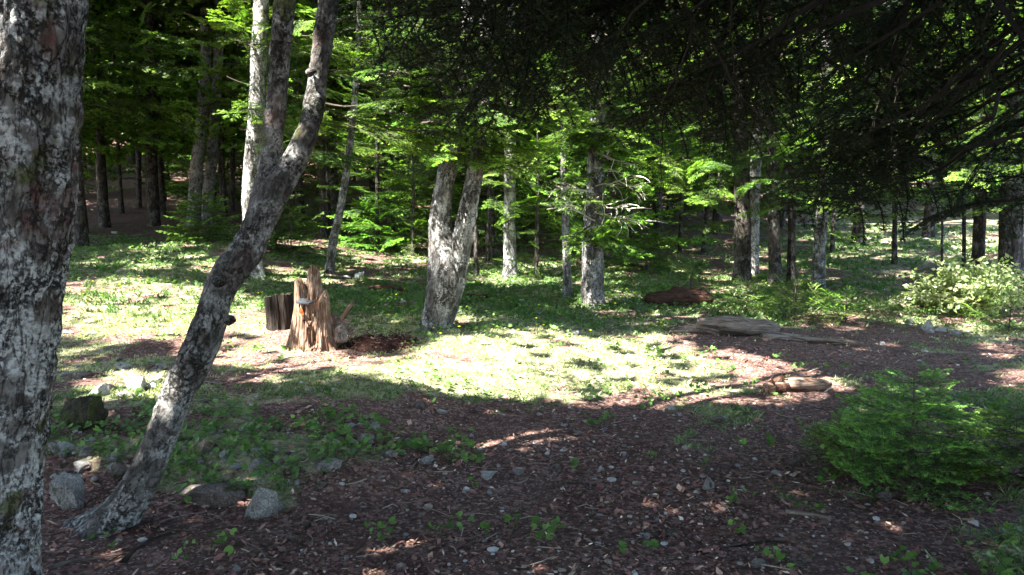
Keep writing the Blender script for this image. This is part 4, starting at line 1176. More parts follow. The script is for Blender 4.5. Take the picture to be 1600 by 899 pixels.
def rf(a, f):
    lobes = .55 + .45 * np.cos(a * 3 + 2.2)
    hol = sum(d_ * np.exp(-((np.mod(a - a0, 2 * math.pi) - math.pi) / wa) ** 2 - ((f - f0) / wf) ** 2) for a0, f0, d_, wa, wf in ((1.85, .42, .06, .22, .12), (1.2, .15, .07, .25, .09), (2.3, .2, .06, .2, .1), (1.55, .72, .035, .3, .06)))
    return .165 - hol + .20 * np.exp(-f / .16) * lobes + .05 * np.exp(-f / .4) - .02 * f + .022 * fbm(np.stack([np.cos(a) * 2.2, np.sin(a) * 2.2, f * 1.6], -1) + 3, 3)
link('stump_shell', stump_mesh('stump_shell', hf, rf, 140, 46, M_STUMP, 2, .032, .35), root)
rg = np.random.default_rng(8)
for k in range(22):                                                   # long splinters standing proud of the shell
    az = rg.uniform(math.pi * 1.0, math.pi * 2.05); z0 = rg.uniform(0, .36); L = rg.uniform(.10, .26)
    r = .165 + .08 * math.exp(-z0 / .12); dz = unit(np.array([math.cos(az) * rg.uniform(-.28, .02), math.sin(az) * rg.uniform(-.28, .02), 1.0]))
    p = np.array([math.cos(az) * r, math.sin(az) * r, z0])
    wdt = rg.uniform(.004, .011)
    V, F, b = tube(np.array([[*p, wdt], [*(p + dz * L * .5), wdt * 1.1], [*(p + dz * L), wdt * .25]]), 5, .03, 0, seed=k)
    link('splinter', tube_mesh('splinter', [(V, F, b)], M_STUMP), root)
t = NT('orange_mark'); M_OR = t.done(t.bsdf((0.42, 0.045, 0.004), .6))
t = NT('grey_metal_plate'); M_PL = t.done(t.bsdf((0.035, 0.042, 0.05), .7, None, .1))
def patch(cx, cz, w_, h_, r, n, mat, name, seed):
    rg2 = np.random.default_rng(seed); V = []; F = []
    for k in range(n):
        x = cx + rg2.normal(0, w_ * .35); z = cz + rg2.normal(0, h_ * .3); s1, s2 = rg2.uniform(.004, .009), rg2.uniform(.006, .014)
        y = -math.sqrt(max(r * r - x * x, 0)) - rg2.uniform(.004, .012); b = len(V)
        V += [(x - s1, y, z - s2), (x + s1, y, z - s2 * .7), (x + s1 * .8, y + .006, z + s2), (x - s1, y + .006, z + s2 * .8), (x - s1, y + .02, z - s2), (x + s1, y + .02, z - s2)]
        F += [(b, b + 1, b + 2, b + 3), (b + 4, b + 5, b + 1, b)]
    return link(name, mesh(name, V, F, mat), root)
patch(-.055, .375, .05, .035, .205, 20, M_OR, 'orange_mark', 1)
V = [(-.10, -.175, .455), (.02, -.20, .450), (.055, -.17, .46), (-.02, -.11, .485), (-.09, -.11, .48)]
V2 = [(x, y, z - .012) for x, y, z in V]
me = bpy.data.meshes.new('metal_plate'); me.from_pydata(V + V2, [], [(0, 1, 2, 3, 4), (9, 8, 7, 6, 5)] + [(i, i + 5, (i + 1) % 5 + 5, (i + 1) % 5) for i in range(5)]); me.materials.append(M_PL)
link('metal_plate', me, root)
gap_area([(440, 540), (540, 540), (540, 560), (440, 560)], .12, 1, 20, 1, (0, .12, .25, .38, .5, .65, .75))
# dark cut stump behind
g = G(440, 512)
link('cut_stump', stump_mesh('cut_stump', lambda a: .34 + .025 * np.cos(a + 1) + .02 * fbm(np.stack([np.cos(a) * 9, np.sin(a) * 9, 0 * a], -1), 2), lambda a, f: .145 + .06 * np.exp(-f / .2) + 0 * a, 80, 24, M_DARKWOOD, 5, .045, .1), loc=g, rot=(.05, -.06, 0),
     label='dark flat-cut stump standing behind the broken stump', cat='tree stump')
t = NT('dark_crumbled_wood'); co = t.n('ShaderNodeTexCoord').outputs['Object']; nn_ = t.noise(co, 26, 6, .7)
M_CRUMB = t.done(t.bsdf(t.mix(t.ramp(nn_, .35, .65), (.022, .011, .009), (.075, .038, .03)), .95, t.bump(nn_, .05), .1))
heap = link('rotten_wood_heap', None, loc=G(592, 540), label='dark red-brown heap of crumbled rotten wood right of the broken stump', cat='rotten wood heap')
gx_, gy_ = np.meshgrid(np.linspace(-1, 1, 60), np.linspace(-1, 1, 44)); wx_, wy_ = gx_ * .52, gy_ * .42
rr_ = np.sqrt(gx_ ** 2 + gy_ ** 2) + .25 * fbm(np.stack([gx_, gy_, 0 * gx_], -1) * 2.2, 3); pz = H(wx_ + heap.location[0], wy_ + heap.location[1]) - heap.location[2]
pz = pz - .03 + .10 * sstep(1.05, .15, rr_) * (1 + .5 * fbm(np.stack([gx_, gy_, 0 * gx_], -1) * 5, 4)); ix_ = np.arange(60 * 44).reshape(44, 60)
link('crumbled_wood', mesh('crumbled_wood', np.stack([wx_, wy_, pz], -1).reshape(-1, 3), np.stack([ix_[:-1, :-1], ix_[:-1, 1:], ix_[1:, 1:], ix_[1:, :-1]], -1).reshape(-1, 4), M_CRUMB, smooth=True), heap)
A = Acc(); rg = np.random.default_rng(31); n = 700; k_ = rg.integers(0, 60 * 44, n); b0 = np.stack([wx_, wy_, pz], -1).reshape(-1, 3)[k_] + rg.normal(0, .008, (n, 3)); b0 = b0[rr_.ravel()[k_] < 1.0]
e = rg.normal(0, 1, b0.shape) * [1, 1, .4]; e = unit(e) * rg.gamma(2.5, .012, (len(b0), 1)); cc = np.array([(.05, .022, .017), (.12, .06, .045), (.2, .13, .10)])[rg.integers(0, 3, len(b0))]
sticks(A, np.stack([b0 + [0, 0, .008], b0 + e + [0, 0, .008]], 1), .006, .004, 0, np.repeat(cc, 6, 0)); ch = link('wood_chips', A.mesh('wood_chips', [M_LITTER]), heap); ch['kind'] = 'stuff'
# log stub to its right
g = G(530, 548)
def lump(name, px, py, L, r, az, mat, label, cat, seed, z=0.0, tilt=0.0, bend=0.1, disp=.02, ends=(.7, .5)):
    g = G(px, py); d = np.array([math.cos(az) * math.cos(tilt), math.sin(az) * math.cos(tilt), math.sin(tilt)]); sdv = np.array([-math.sin(az), math.cos(az), 0])
    rg = np.random.default_rng(seed); rows = []
    for k in range(7):
        f = k / 6; c = d * (f - .5) * L + sdv * math.sin(f * 3) * bend * L + np.array([0, 0, r * .55 + z])
        rr = r * (ends[0] + (1 - ends[0]) * math.sin(min(1, f * 3) * 1.57)) if f < .4 else r * (ends[1] + (1 - ends[1]) * math.sin(min(1, (1 - f) * 2.2) * 1.57))
        rows.append([*c, rr * rg.uniform(.85, 1.15)])
    rows = np.array(rows)
    wx = g[0] + rows[:, 0]; wy = g[1] + rows[:, 1]
    rows[:, 2] += (H(wx, wy) - g[2])
    V, F, b = tube(rows, 28, .03, disp, 10, .22, seed=seed, vstretch=.12)
    return link(name, tube_mesh(name, [(V, F, b)], mat), loc=g, label=label, cat=cat)
lump('root_stub', 531, 545, .20, .085, 1.3, M_GREYWOOD, 'short brown root stub leaning upright against the right side of the broken stump', 'dead wood', 41, z=.1, tilt=1.2)
lump('root_stub', 545, 512, .22, .022, .6, M_STUMP, 'thin reddish root tip sticking up beside the root stub', 'dead wood', 47, z=.16, tilt=.9)
lump('fallen_log', 1152, 522, .85, .115, -.12, M_GREYWOOD, 'weathered grey-brown log lying in front of the low young firs', 'log', 42, bend=-.08, disp=.03, z=.03)
lump('fallen_log', 1075, 520, .45, .06, .1, M_GREYWOOD, 'smaller weathered log end left of the grey-brown log', 'log', 48, bend=.05)
lump('fallen_log', 1268, 540, .95, .055, -.28, M_GREYWOOD, 'thin dark log lying right of the grey-brown log', 'log', 43, bend=.16, disp=.035)
lump('rotten_log', 1062, 478, .95, .165, .15, M_ROT, 'thick red-brown rotten log behind the fir with dead twigs', 'log', 44, bend=.03, disp=.05)
lump('broken_log', 1248, 612, .52, .075, .12, M_STUMP, 'short pale broken log in the sun left of the large young fir', 'log', 45, bend=.05, disp=.03, ends=(1.0, .4))
lump('log_end', 1218, 612, .13, .07, .3, M_ROT, 'dark hollow end of wood at the left of the pale broken log', 'dead wood', 46, disp=.04, ends=(.9, .8))
lump('rotten_log', 735, 468, .5, .05, .3, M_ROT, 'small red-brown rotten branch right of the twin-stemmed tree', 'log', 49)
lump('rotten_log', 610, 455, .7, .05, -.1, M_ROT, 'red-brown rotten wood in the grass between stump and twin-stemmed tree', 'log', 50)
lump('fallen_branch', 1160, 861, .42, .012, .2, M_DARKWOOD, 'dark straight stick at the front of the bare ground', 'stick', 51)
lump('fallen_branch', 1262, 811, .20, .011, -.5, M_GREYWOOD, 'short grey stick in front of the large young fir', 'stick', 52)
lump('fallen_branch', 395, 865, .22, .013, -.8, M_GREYWOOD, 'stubby brown stick in front of the grey boulder', 'stick', 53)
lump('fallen_branch', 458, 868, .10, .018, 1.1, M_GREYWOOD, 'short broad bark piece in front of the grey boulder', 'stick', 54)
lump('fallen_branch', 140, 880, .28, .007, .5, M_GREYWOOD, 'thin pale stick below the foot of the leaning tree', 'stick', 55)
lump('fallen_branch', 232, 858, .30, .004, 1.3, M_DARKWOOD, 'thin curved dark twig right of the foot of the leaning tree', 'stick', 56, bend=.12)
lump('fallen_branch', 905, 760, .22, .007, -.3, M_GREYWOOD, 'thin pale stick on bare ground right of the white stone', 'stick', 57)
lump('fallen_branch', 560, 690, .30, .008, -.4, M_DARKWOOD, 'dark stick among the herbs in front of the broken stump', 'stick', 58)

# ------------------------------------------------------------------ rocks
def ico(sub):
    import bmesh
    bm = bmesh.new(); bmesh.ops.create_icosphere(bm, subdivisions=sub, radius=1)
    V = np.array([v.co[:] for v in bm.verts]); F = np.array([[v.index for v in f.verts] for f in bm.faces]); bm.free(); return V, F
IV4, IF4 = ico(5); IVM, IFM = ico(4); IV3, IF3 = ico(3); IV2, IF2 = ico(2)
def rock_mesh(seed, mat, sub=3, name='rock'):
    V, F = (IV4, IF4) if sub == 4 else (IVM, IFM) if sub == 3.5 else (IV3, IF3) if sub == 3 else (IV2, IF2)
    rg = np.random.default_rng(seed)
    V = V.copy()
    for _ in range(16):                                             # facets
        n = unit(rg.normal(0, 1, 3)); d = rg.uniform(.36, .74)
        e = V @ n - d; V = V - np.where(e > 0, e, 0)[:, None] * n * .92
    if mat.name == 'mossy_stone': V = V * (1 + .22 * fbm(V * 3.1 + seed, 4)[:, None])
    V = V * (1 + .09 * fbm(V * 1.7 + seed, 3)[:, None]) + .06 * fbm(V * 5 + seed, 4)[:, None] * V
    if sub >= 3.5: V = V * (1 + .035 * fbm(V * 16 + seed, 3)[:, None])
    return mesh(name, V, F, mat, smooth=False)
def rock(px, py, wpx, hpx, mat, label, seed, sub=4, az=0.0, name='rock', group=None, sink=.3, cat='rock', depth=.9):
    """px, py = the middle of its foot in the photograph"""
    g = G(px, py); s = g[1] / F_PX
    w2, h2 = wpx * s / 2, hpx * s / 2
    me = rock_mesh(seed, mat, sub, name)
    o = link(name, me, loc=(g[0], g[1] + w2 * .3, g[2] + h2 * (1 - sink * 2)), rot=(rnd.uniform(-.15, .15), rnd.uniform(-.15, .15), az), scale=(w2 * 1.12, w2 * depth, h2 * 1.25), label=label, cat=cat, group=group)
    return o
RK = [
 (404, 812, 76, 74, M_ROCK, 'largest grey boulder in the shade right of the leaning tree foot'),
 (432, 800, 30, 26, M_ROCK, 'small grey rock touching the right side of the largest grey boulder'),
 (322, 792, 104, 66, M_ROCKB, 'wide brown mossy rock between leaning tree and grey boulder'),
 (104, 795, 80, 92, M_ROCK, 'tall cracked pale grey rock between the old tree and the leaning tree'),
 (126, 738, 40, 20, M_ROCK, 'flat grey rock lying behind the tall cracked rock'),
 (152, 620, 40, 24, M_ROCKW, 'white rock in the sun right of the mossy stump'),
 (212, 612, 44, 34, M_ROCKW, 'white and brown rock in the sun, larger of the two near the leaning tree'),
 (195, 622, 34, 12, M_ROCKW, 'low flat cream stone below the two white rocks'),
 (184, 750, 44, 46, M_ROCKB, 'dark brown rock tucked behind the foot of the leaning tree'),
 (84, 708, 30, 28, M_ROCK, 'bluish grey rock beside the old tree trunk'),
 (320, 712, 50, 32, M_ROCKB, 'brownish rounded rock among the herbs right of the leaning tree'),
 (352, 718, 30, 22, M_ROCK, 'small dark angular rock beside the brownish rounded rock'),
 (405, 733, 52, 20, M_ROCK, 'flat grey stone in the herbs above the grey boulder'),
 (438, 727, 30, 14, M_ROCKB, 'reddish flat stone right of the flat grey stone'),
 (516, 736, 56, 26, M_ROCK, 'grey rock at the edge of herbs and bare soil'),
 (568, 692, 40, 16, M_ROCK, 'low grey stone on the bare soil below the stump'),
 (664, 728, 36, 20, M_ROCK, 'grey brown stone left of the white stone'),
 (761, 748, 42, 20, M_ROCKW, 'brightest white angular stone in the middle of the bare ground'),
 (810, 741, 30, 15, M_ROCK, 'grey stone just right of the brightest white stone'),
 (872, 735, 28, 9, M_ROCKB, 'flat brownish stone right of the grey stone on bare ground'),
 (1107, 768, 26, 32, M_ROCK, 'upright blue-grey stone on the bare ground at right'),
 (690, 648, 22, 12, M_ROCKW, 'white stone at the upper edge of the bare ground'),
 (655, 640, 26, 14, M_ROCKB, 'brown stone left of the white stone at the upper edge of bare ground'),
 (1049, 641, 20, 12, M_ROCKW, 'white stone on the edge of the sunny grass, left of the flat brown stone'),
 (1122, 660, 32, 11, M_ROCKB, 'flat brown stone at the right side of the bare ground'),
 (974, 713, 16, 10, M_ROCKW, 'small bright white stone right of centre on the bare ground'),
 (938, 738, 14, 12, M_ROCKW, 'small white stone beside a pale stick on the bare ground'),
 (945, 674, 18, 8, M_ROCKW, 'small flat white stone near the upper right of the bare ground'),
 (884, 667, 14, 8, M_ROCKW, 'small round white stone near the upper middle of the bare ground'),
 (908, 682, 26, 9, M_ROCKB, 'flat pinkish stone between two small white stones'),
 (1386, 782, 34, 20, M_ROCKB, 'brown stone at the foot of the large young fir'),
 (1305, 722, 30, 14, M_ROCKB, 'pinkish brown stone left of the large young fir'),
 (1240, 728, 30, 14, M_ROCKB, 'brown stone among small leaves, left of the large young fir'),
 (1218, 742, 26, 9, M_ROCKW, 'pale flat stone left of the large young fir'),
 (1186, 887, 36, 16, M_ROCK, 'grey stone at the lower edge under the bare ground'),
 (1248, 884, 34, 14, M_ROCKB, 'brown grey stone at the lower edge, right of the grey one'),
 (1128, 796, 30, 8, M_ROCKB, 'flat pink brown stone in front of the upright blue-grey stone'),
 (1046, 840, 32, 12, M_ROCKB, 'flat brown stone low on the bare ground'),
 (1010, 842, 28, 12, M_ROCK, 'blue grey stone among small leaves low on the bare ground'),
 (368, 896, 24, 16, M_ROCK, 'grey stone cut by the lower edge, left'),
 (480, 826, 22, 12, M_ROCKB, 'small brown stone right of the largest grey boulder'),
 (456, 846, 30, 14, M_ROCKB, 'dark brown stone below the largest grey boulder'),
 (1450, 520, 26, 24, M_ROCK, 'dark grey upright rock in the row of sunlit rocks'),
 (1422, 508, 22, 16, M_ROCK, 'rounded grey rock, leftmost of the row of sunlit rocks'),
 (1494, 524, 26, 14, M_ROCK, 'pale grey rock, right end of the row of sunlit rocks'),
 (1472, 518, 24, 10, M_ROCKW, 'low pale rock in the middle of the row of sunlit rocks'),
 (1380, 540, 18, 11, M_ROCKW, 'white rounded stone in the shade below the row of sunlit rocks'),
 (562, 436, 22, 18, M_ROCKW, 'white rock in the grass behind the broken stump'),
 (540, 436, 26, 9, M_ROCK, 'flat grey stone left of the white rock behind the stump'),
 (812, 472, 16, 7, M_ROCKW, 'white flat stone in the grass between the twin tree and the slim trunk'),
 (840, 492, 14, 7, M_ROCKW, 'small white stone in the sunny grass before the slim trunk'),
 (900, 524, 28, 10, M_ROCK, 'grey stone in the grass below the fir with dead twigs'),
 (757, 540, 24, 10, M_ROCKW, 'white stone at the far edge of the sunny grass'),
 (100, 522, 34, 10, M_ROCK, 'grey flat rock in the turf beside the old tree'),
 (140, 524, 26, 9, M_ROCK, 'small grey rock in the turf, right of the flat one by the old tree'),
 (250, 578, 26, 12, M_ROCK, 'grey rock in turf left of the leaning tree'),
 (135, 590, 40, 16, M_ROCKB, 'brown low rock above the two white rocks'),
 (180, 366, 14, 7, M_ROCKW, 'white stone on the grassy bank beside the old tree'),
]
for i, (px, py, wp, hp, mt, lb) in enumerate(RK):
    rock(px, py, wp, hp, mt, lb, 60 + i, 4 if wp > 46 else 3.5 if wp > 24 else 3, rnd.uniform(0, .6))
rock(124, 672, 74, 104, M_ROCKM, 'dark mossy old stump or block beside the old tree', 150, 4, .3, name='mossy_block', cat='mossy stump')
# scattered countable stones: shared meshes
SM = [rock_mesh(200 + i, (M_ROCKW, M_ROCKB, M_ROCK)[i % 3], 2) for i in range(9)]
ZONES = [('small stone lying on the bare brown ground in the middle of the clearing', 560, 1280, 625, 880, 100, 5, 18, 'small stones on the bare ground'),
         ('small stone among the herbs and rocks right of the leaning tree', 290, 640, 620, 780, 55, 11, 36, 'stones in the herbs'),
         ('small stone in the turf between the old tree and the leaning tree', 85, 300, 560, 760, 45, 16, 46, 'stones near the old tree'),
         ('stone on the grassy floor in front of the wood', 420, 1380, 400, 500, 25, 6, 15, 'stones at the forest edge'),
         ('stone on the sunlit rocky slope at the right', 1300, 1600, 365, 425, 38, 7, 22, 'stones on the sunlit slope'),
         ('stone on the shaded ground behind the large young fir', 1180, 1600, 520, 640, 22, 5, 13, 'stones behind the large young fir')]
LM = [(761, 745, 'the brightest white angular stone'), (1107, 765, 'the upright blue-grey stone'), (974, 713, 'the small bright white stone right of centre'), (690, 645, 'the white stone at the top of the bare ground'), (516, 735, 'the grey rock at the edge of the herbs'), (404, 790, 'the largest grey boulder'),
      (1049, 641, 'the white stone at the edge of the sunny grass'), (1122, 660, 'the flat brown stone'), (884, 670, 'the small round white stone'), (1240, 730, 'the brown stone among small leaves'), (1186, 885, 'the grey stone at the lower edge'), (800, 850, 'the single bright leaf'), (1000, 850, 'the blue grey stone low down'),
      (320, 710, 'the brownish rounded rock'), (568, 690, 'the low grey stone below the stump'), (664, 728, 'the grey brown stone'), (104, 760, 'the tall cracked rock'), (152, 615, 'the white rock by the mossy block'), (250, 578, 'the grey turf rock left of the leaning tree'), (84, 700, 'the bluish grey rock by the old tree'), (184, 740, 'the dark brown rock behind the leaning foot'),
      (490, 500, 'the broken stump'), (679, 500, 'the foot of the twin-stemmed tree'), (797, 430, 'the short sunlit trunk'), (925, 475, 'the fir with dead twigs'), (1068, 470, 'the rotten red log'), (1212, 440, 'the black trunk'), (1277, 445, 'the dark straight trunk'), (1398, 405, 'the small crooked trunk'), (1472, 420, 'the very thin stem'), (1527, 430, 'the trunk leaning right'),
      (1578, 435, 'the broad black trunk'), (1340, 390, 'the left end of the slope'), (1450, 515, 'the row of sunlit rocks'), (1150, 520, 'the grey-brown log'), (1268, 540, 'the thin dark log'), (1240, 605, 'the pale broken log'), (1425, 620, 'the top of the large young fir'), (1560, 600, 'the sun patch at the right edge')]
for lb, x0, x1, y0, y1, n, s0, s1, gr in ZONES:
    for k in range(n):
        ax_, ay_ = rnd.uniform(x0, x1), rnd.uniform(y0, y1)
        g = G(ax_, ay_); s = g[1] / F_PX
        li = min(LM, key=lambda q: (q[0] - ax_) ** 2 + 2.5 * (q[1] - ay_) ** 2)
        side_ = ('in front of ' if ay_ > li[1] + 12 else 'behind ' if ay_ < li[1] - 12 else 'left of ' if ax_ < li[0] else 'right of ')
        wp = (s0 + (s1 - s0) * rnd.random() ** 2.2) * s * .5
        sk = rnd.choice((0, 3, 6, rnd.randrange(9), rnd.randrange(9))); lb = ('larger ' if wp / s > 6 else 'small ') + ('pale ', 'brown ', 'grey ')[sk % 3] + 'stone ' + side_ + li[2]
        link('small_stone', SM[sk], loc=(g[0], g[1], g[2] + wp * .12), rot=(rnd.uniform(-.3, .3), rnd.uniform(-.3, .3), rnd.uniform(0, 6)), scale=(wp, wp * rnd.uniform(.6, 1), wp * rnd.uniform(.35, .7)), label=lb, cat='stone', group=gr)

# ------------------------------------------------------------------ litter, gravel, grass, herbs, flowers
def scatter(n, r0, r1, amin=-38, amax=38, rg=rng, pw=1.0):
    """points on the floor, denser near the camera"""
    a = np.radians(rg.uniform(amin, amax, n)); u = rg.uniform(0, 1, n)
    r = r0 * (r1 / r0) ** (u ** pw)
    return r * np.sin(a), r * np.cos(a)
# litter: bits of bark, cone scales and dead leaves
n = 90000
x, y = scatter(n, 2.4, 22)
keep = (rng.uniform(0, 1, n) > turf(x, y) * .8) & (rng.uniform(0, 1, n) < .62 + .9 * fbm(np.stack([x, y, 0 * x], -1) * 2.4 + 55, 3))
x, y = x[keep], y[keep]; n = len(x)
z = H(x, y)
L = np.minimum(rng.gamma(1.3, .0098, n), .05)[:, None] + .006 * np.sqrt(y)[:, None]; W = L * rng.uniform(.15, .75, (n, 1))
az = rng.uniform(0, 6.28, n); tl = rng.normal(0, .35, n)
d = np.stack([np.cos(az) * np.cos(tl), np.sin(az) * np.cos(tl), np.sin(tl)], -1); s_ = unit(np.cross(d, np.stack([rng.normal(0, .35, n), rng.normal(0, .35, n), np.ones(n)], -1)))
C = np.stack([x, y, z + .006 + rng.uniform(0, .012, n)], -1)
V = np.stack([C - d * L * .5, C + s_ * W * .5 - d * L * .1, C + d * L * .5, C - s_ * W * .5 + d * L * .1], 1).reshape(-1, 3)
cols = np.array([(.12, .06, .055), (.17, .095, .08), (.08, .04, .038), (.25, .17, .14), (.36, .28, .23), (.10, .055, .05), (.14, .08, .07), (.45, .40, .34)])
cols = cols * np.array([1.75, 1.7, 1.58])
zc = np.clip(fbm(np.stack([x, y, 0 * x], -1) * 1.1 + 90, 3) * 1.6 + .5, 0, 1)[:, None]
T = (.72 + .55 * zc) * cols[rng.choice(8, n, p=[.24, .17, .2, .09, .035, .15, .1, .015])] * rng.uniform(.7, 1.25, (n, 1))
b = np.arange(n)[:, None] * 4
link('leaf_litter', mesh('leaf_litter', V, b + [0, 1, 2, 3], M_LITTER, tint=np.repeat(T, 4, 0)), kind='stuff')
A = Acc(); n = 1500; x, y = scatter(n, 2.5, 14); z = H(x, y); az = rng.uniform(0, 6.28, n); L = rng.gamma(3, .03, n)
e = np.stack([np.cos(az), np.sin(az), rng.normal(0, .1, n)], -1) * L[:, None]; b0 = np.stack([x, y, z + .012], -1); m_ = b0 + e * .5 + rng.normal(0, .008, (n, 3))
r_ = rng.uniform(.0012, .0042, n); cc = np.array([(.10, .065, .05), (.2, .16, .13), (.06, .045, .04), (.32, .28, .23)])[rng.integers(0, 4, n)]
for a_, b_, k_ in ((b0, m_, 1.0), (m_, b0 + e, .8)): sticks(A, np.stack([a_, b_], 1), r_ * k_, r_ * k_ * .8, 0, np.repeat(cc, 6, 0))
link('fallen_twigs', A.mesh('fallen_twigs', [M_LITTER]), kind='stuff')
# gravel
A = Acc(); n = 1800; x, y = scatter(n, 2.6, 20); z = H(x, y)
BV, BF = ico(1)
s3 = (rng.gamma(1.6, .0045, n) + .004 * np.sqrt(y / 3))[:, None, None] * rng.uniform(.6, 1.1, (n, 1, 3)) * [1, 1, .6]
V = (BV[None] * (1 + rng.normal(0, .12, (n, len(BV), 1)))) * s3 + np.stack([x, y, z + .003], -1)[:, None]
T = np.array([(.42, .41, .39), (.3, .25, .21), (.22, .2, .19), (.5, .5, .49)])[rng.integers(0, 4, n)]
A.add(V.reshape(-1, 3), (BF[None] + (np.arange(n) * len(BV))[:, None, None]).reshape(-1, 3), 0, np.repeat(T, len(BV), 0))
link('gravel', A.mesh('gravel', [M_LITTER]), kind='stuff')
# grass
n = 70000
x, y = scatter(n, 2.8, 26, pw=.8)
tfv = turf(x, y)
keep = rng.uniform(0, 1, n) < np.clip(tfv - .25, 0, 1) * 1.25
qx, qy = to_px(x, y, H(x, y))
keep &= ~((qy > 625) & (qx < 760) & (qx > 0) & (rng.uniform(0, 1, n) < .72))
x, y, tfv = x[keep], y[keep], tfv[keep]
# tufts
th = rng.gamma(3, .33, len(x)).repeat(5)
x = x.repeat(5) + rng.normal(0, .014, len(x) * 5); y = y.repeat(5) + rng.normal(0, .014, len(y) * 5)
n = len(x); z = H(x, y)
hgt = (.022 + .028 * rng.random(n) + .012 * np.clip(fbm(np.stack([x, y, 0 * x], -1) * 1.2, 2), -1, 1))[:, None] * (1 + .03 * y[:, None]) * np.clip(th, .4, 1.35)[:, None] * (1 - .4 * sstep(5.3, 6, y)[:, None] * sstep(10, 8.5, y)[:, None]) * (.62 + .38 * sstep(4.5, 7, y)[:, None])
az = rng.uniform(0, 6.28, n); ln_ = rng.uniform(.2, 1.1, n)[:, None]
d = np.stack([np.cos(az), np.sin(az), 0 * az], -1); s_ = np.stack([-np.sin(az), np.cos(az), 0 * az], -1)
C = np.stack([x, y, z - .004], -1); wv = s_ * (.0012 + .00062 * y[:, None])
up = np.array([0, 0, 1.0])
V = np.stack([C - wv, C + wv, C + up * hgt * .6 + d * hgt * ln_ * .35 + wv * .7, C + up * hgt * .9 + d * hgt * ln_], 1).reshape(-1, 3)
dry_lit = np.clip(fbm(np.stack([x, y, 0 * x], -1) * 2.1 + 70, 3) * 1.4 + .35 + rng.normal(0, .25, n), 0, 1)[:, None]
far_green = sstep(8.5, 10.5, y)[:, None]
dry_lit = np.clip(dry_lit + .35 * sstep(5.6, 6.2, y)[:, None] * sstep(9.5, 8.5, y)[:, None], 0, 1)  # sunlit band made paler: light put into the grass colour
dry_lit = dry_lit * (1 - .75 * far_green) * (.35 + .65 * sstep(5.0, 6.2, y)[:, None])
T = np.array([.07, .14, .035]) * (1 - dry_lit) + np.array([.46, .46, .30]) * dry_lit
T = T * rng.uniform(.7, 1.3, (n, 1))
b = np.arange(n)[:, None] * 4
link('grass', mesh('grass', V, np.concatenate([b + [0, 1, 2], b + [0, 2, 3]]), M_GRASS, tint=np.repeat(T, 4, 0)), kind='stuff')
# low herbs with broad leaves
n = 7500
x, y = scatter(n, 3.2, 22, pw=.75); tfv = turf(x, y)
px, py = to_px(x, y, H(x, y))
leafy = fbm(np.stack([x, y, 0 * x], -1) * 1.5 + 21, 3)
want = np.where((py > 640) & (py < 770) & (px < 740), .9, np.where(py < 520, .75, .12))
want = np.where((px > 1380) & (py > 640), .4, want)
band = ((py > 528) & (py < 628) & (px > 540)) | ((py > 438) & (py < 530) & (px < 400))
keep = (rng.uniform(0, 1, n) < np.where(band, .10, want)) & (leafy + tfv * .7 > .2)
x, y = x[keep], y[keep]; m = len(x)
per = 7
X2 = x.repeat(per) + rng.normal(0, .035, m * per) * (1 + .03 * y.repeat(per)); Y2 = y.repeat(per) + rng.normal(0, .035, m * per)
n = len(X2); Zg = H(X2, Y2); h = rng.uniform(.015, .07, n)
R_ = (rng.uniform(.008, .019, n) * (1 + .04 * Y2))[:, None]
nrm = unit(np.stack([rng.normal(0, .45, n), rng.normal(-.25, .45, n), np.ones(n)], -1)); u1 = unit(np.cross(nrm, rng.normal(0, 1, (n, 3)))); u2 = np.cross(nrm, u1)
C = np.stack([X2, Y2, Zg + h], -1)
ring = [(0, -.25, .0), (.75, -.85, .2), (1.0, .1, .16), (.6, .85, .1), (0, 1.05, .0), (-.6, .85, .1), (-1.0, .1, .16), (-.75, -.85, .2)]
V = np.stack([C + u1 * R_ * a_ + u2 * R_ * b_ + nrm * R_ * c_ for a_, b_, c_ in ring], 1).reshape(-1, 3)
b = np.arange(n)[:, None] * 8
Fh = np.concatenate([b + [0, k_, k_ + 1] for k_ in range(1, 7)])
T = (np.array([.06, .14, .028]) + rng.uniform(0, 1, (n, 1)) ** 2 * np.array([.09, .14, .03])) * rng.uniform(.75, 1.25, (n, 1))
link('low_herbs', mesh('low_herbs', V, Fh, M_HERB, tint=np.repeat(T, 8, 0)), kind='stuff')
# yellow flowers in the far grass
n = 420
px = rng.uniform(120, 1040, n); py = rng.uniform(420, 545, n)
gg = []
for a_, b_ in zip(px, py):
    if 330 < a_ < 560 and b_ > 480: continue
    gg.append(G(a_, b_))
gg = np.array(gg)[rng.permutation(len(gg))[:300]]; n = len(gg)
A = Acc(); top = gg + np.stack([rng.normal(0, .01, n), rng.normal(0, .01, n), rng.uniform(.05, .13, n)], -1)
sticks(A, np.stack([gg, top], 1), .0025, .0015, 0, (.10, .16, .04))
for k_ in range(5):
    a_ = k_ * 1.2566; e = np.array([math.cos(a_), math.sin(a_), .35]); f_ = np.array([-math.sin(a_), math.cos(a_), 0])
    V = np.stack([top, top + e * .011 + f_ * .006, top + e * .017, top + e * .011 - f_ * .006], 1).reshape(-1, 3); b = np.arange(n)[:, None] * 4
    A.add(V, np.concatenate([b + [0, 1, 2], b + [0, 2, 3]]), 0, (.75, .66, .08))
link('yellow_flowers', A.mesh('yellow_flowers', [M_HERB]), kind='stuff')
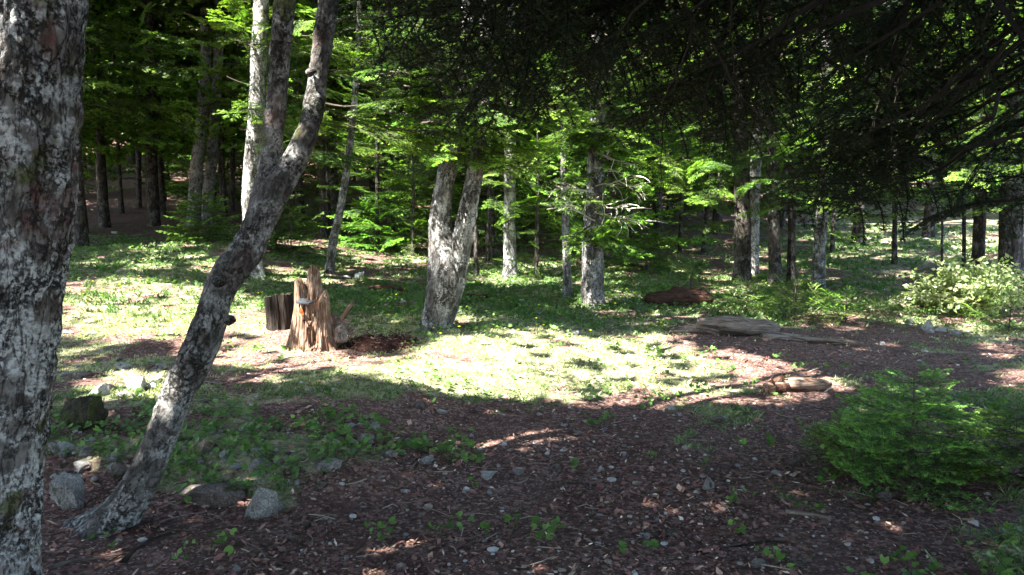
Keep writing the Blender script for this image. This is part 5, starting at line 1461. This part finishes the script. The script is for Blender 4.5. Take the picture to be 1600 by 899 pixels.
# single round-leaved plants on the bare ground
def round_plant(px, py, n, r, label, seed, fresh=1.0):
    rg = np.random.default_rng(seed); g = G(px, py)
    root = link('round_leaf_plant', None, loc=g, label=label, cat='plant')
    for k_ in range(n):
        az = rg.uniform(0, 6.28); rr = rg.uniform(.2, 1) * r * 2.2; h = rg.uniform(.02, .07); R0 = r * rg.uniform(.6, 1.1)
        c = np.array([math.cos(az) * rr, math.sin(az) * rr, h + float(H(g[0] + math.cos(az) * rr, g[1] + math.sin(az) * rr)) - g[2]])
        nr = unit(np.array([rg.normal(0, .4), rg.normal(-.35, .3), 1.0])); a1 = unit(np.cross(nr, [1, .2, 0])); a2 = np.cross(nr, a1)
        V = [c]; m_ = 14
        for q in range(m_):
            th = .25 + q * (2 * math.pi - .5) / (m_ - 1) - math.pi / 2
            V.append(c + (a1 * math.cos(th) + a2 * math.sin(th)) * R0 * (1 + .05 * math.sin(q * 2.1)) + nr * R0 * .22)
        V = np.array(V); F = np.array([[0, q, q + 1] for q in range(1, m_)])
        A = Acc(); A.add(V, F, 0, np.array([.09, .20, .04]) * rg.uniform(.7, 1.4) * fresh)
        sticks(A, [[np.array([0, 0, -.01]), c]], .0018, .0014, 0, (.09, .15, .04))
        link('leaf', A.mesh('leaf', [M_HERB]), root)
for i, (px, py, n_, r_, lb) in enumerate([
    (1348, 760, 6, .028, 'plant with big round bright leaves at the foot of the large young fir'),
    (1290, 756, 5, .022, 'round-leaved plant left of the one with the biggest leaf, under the young fir'),
    (1160, 705, 4, .020, 'small round-leaved plant on bare ground left of the young fir'),
    (900, 736, 3, .018, 'tiny green plant beside the small white stone'),
    (760, 843, 3, .016, 'single bright green leaf low on the dark bare ground'),
    (800, 828, 4, .018, 'small leafy plant on the dark bare ground right of the single bright leaf'),
    (970, 868, 4, .018, 'green plant near the lower edge below the middle of the bare ground'),
    (1015, 860, 4, .018, 'small plant beside the blue grey stone near the lower edge'),
    (695, 712, 6, .022, 'bright herb left of the brightest white stone'),
    (740, 764, 4, .016, 'small bright leaves right below the brightest white stone'),
    (640, 705, 6, .024, 'tall bright herb above the grey brown stone'),
    (1020, 720, 3, .016, 'tiny round leaf pair on the bare ground right of centre'),
    (1100, 735, 4, .015, 'tiny green plant left of the upright blue-grey stone'),
    (1200, 700, 5, .018, 'small green plant on the bare ground near the pale flat stone')]):
    round_plant(px, py, n_, r_, lb, 40 + i)
print('TRIS', sum(len(m.polygons) for m in bpy.data.meshes), 'objs', len(bpy.data.objects))
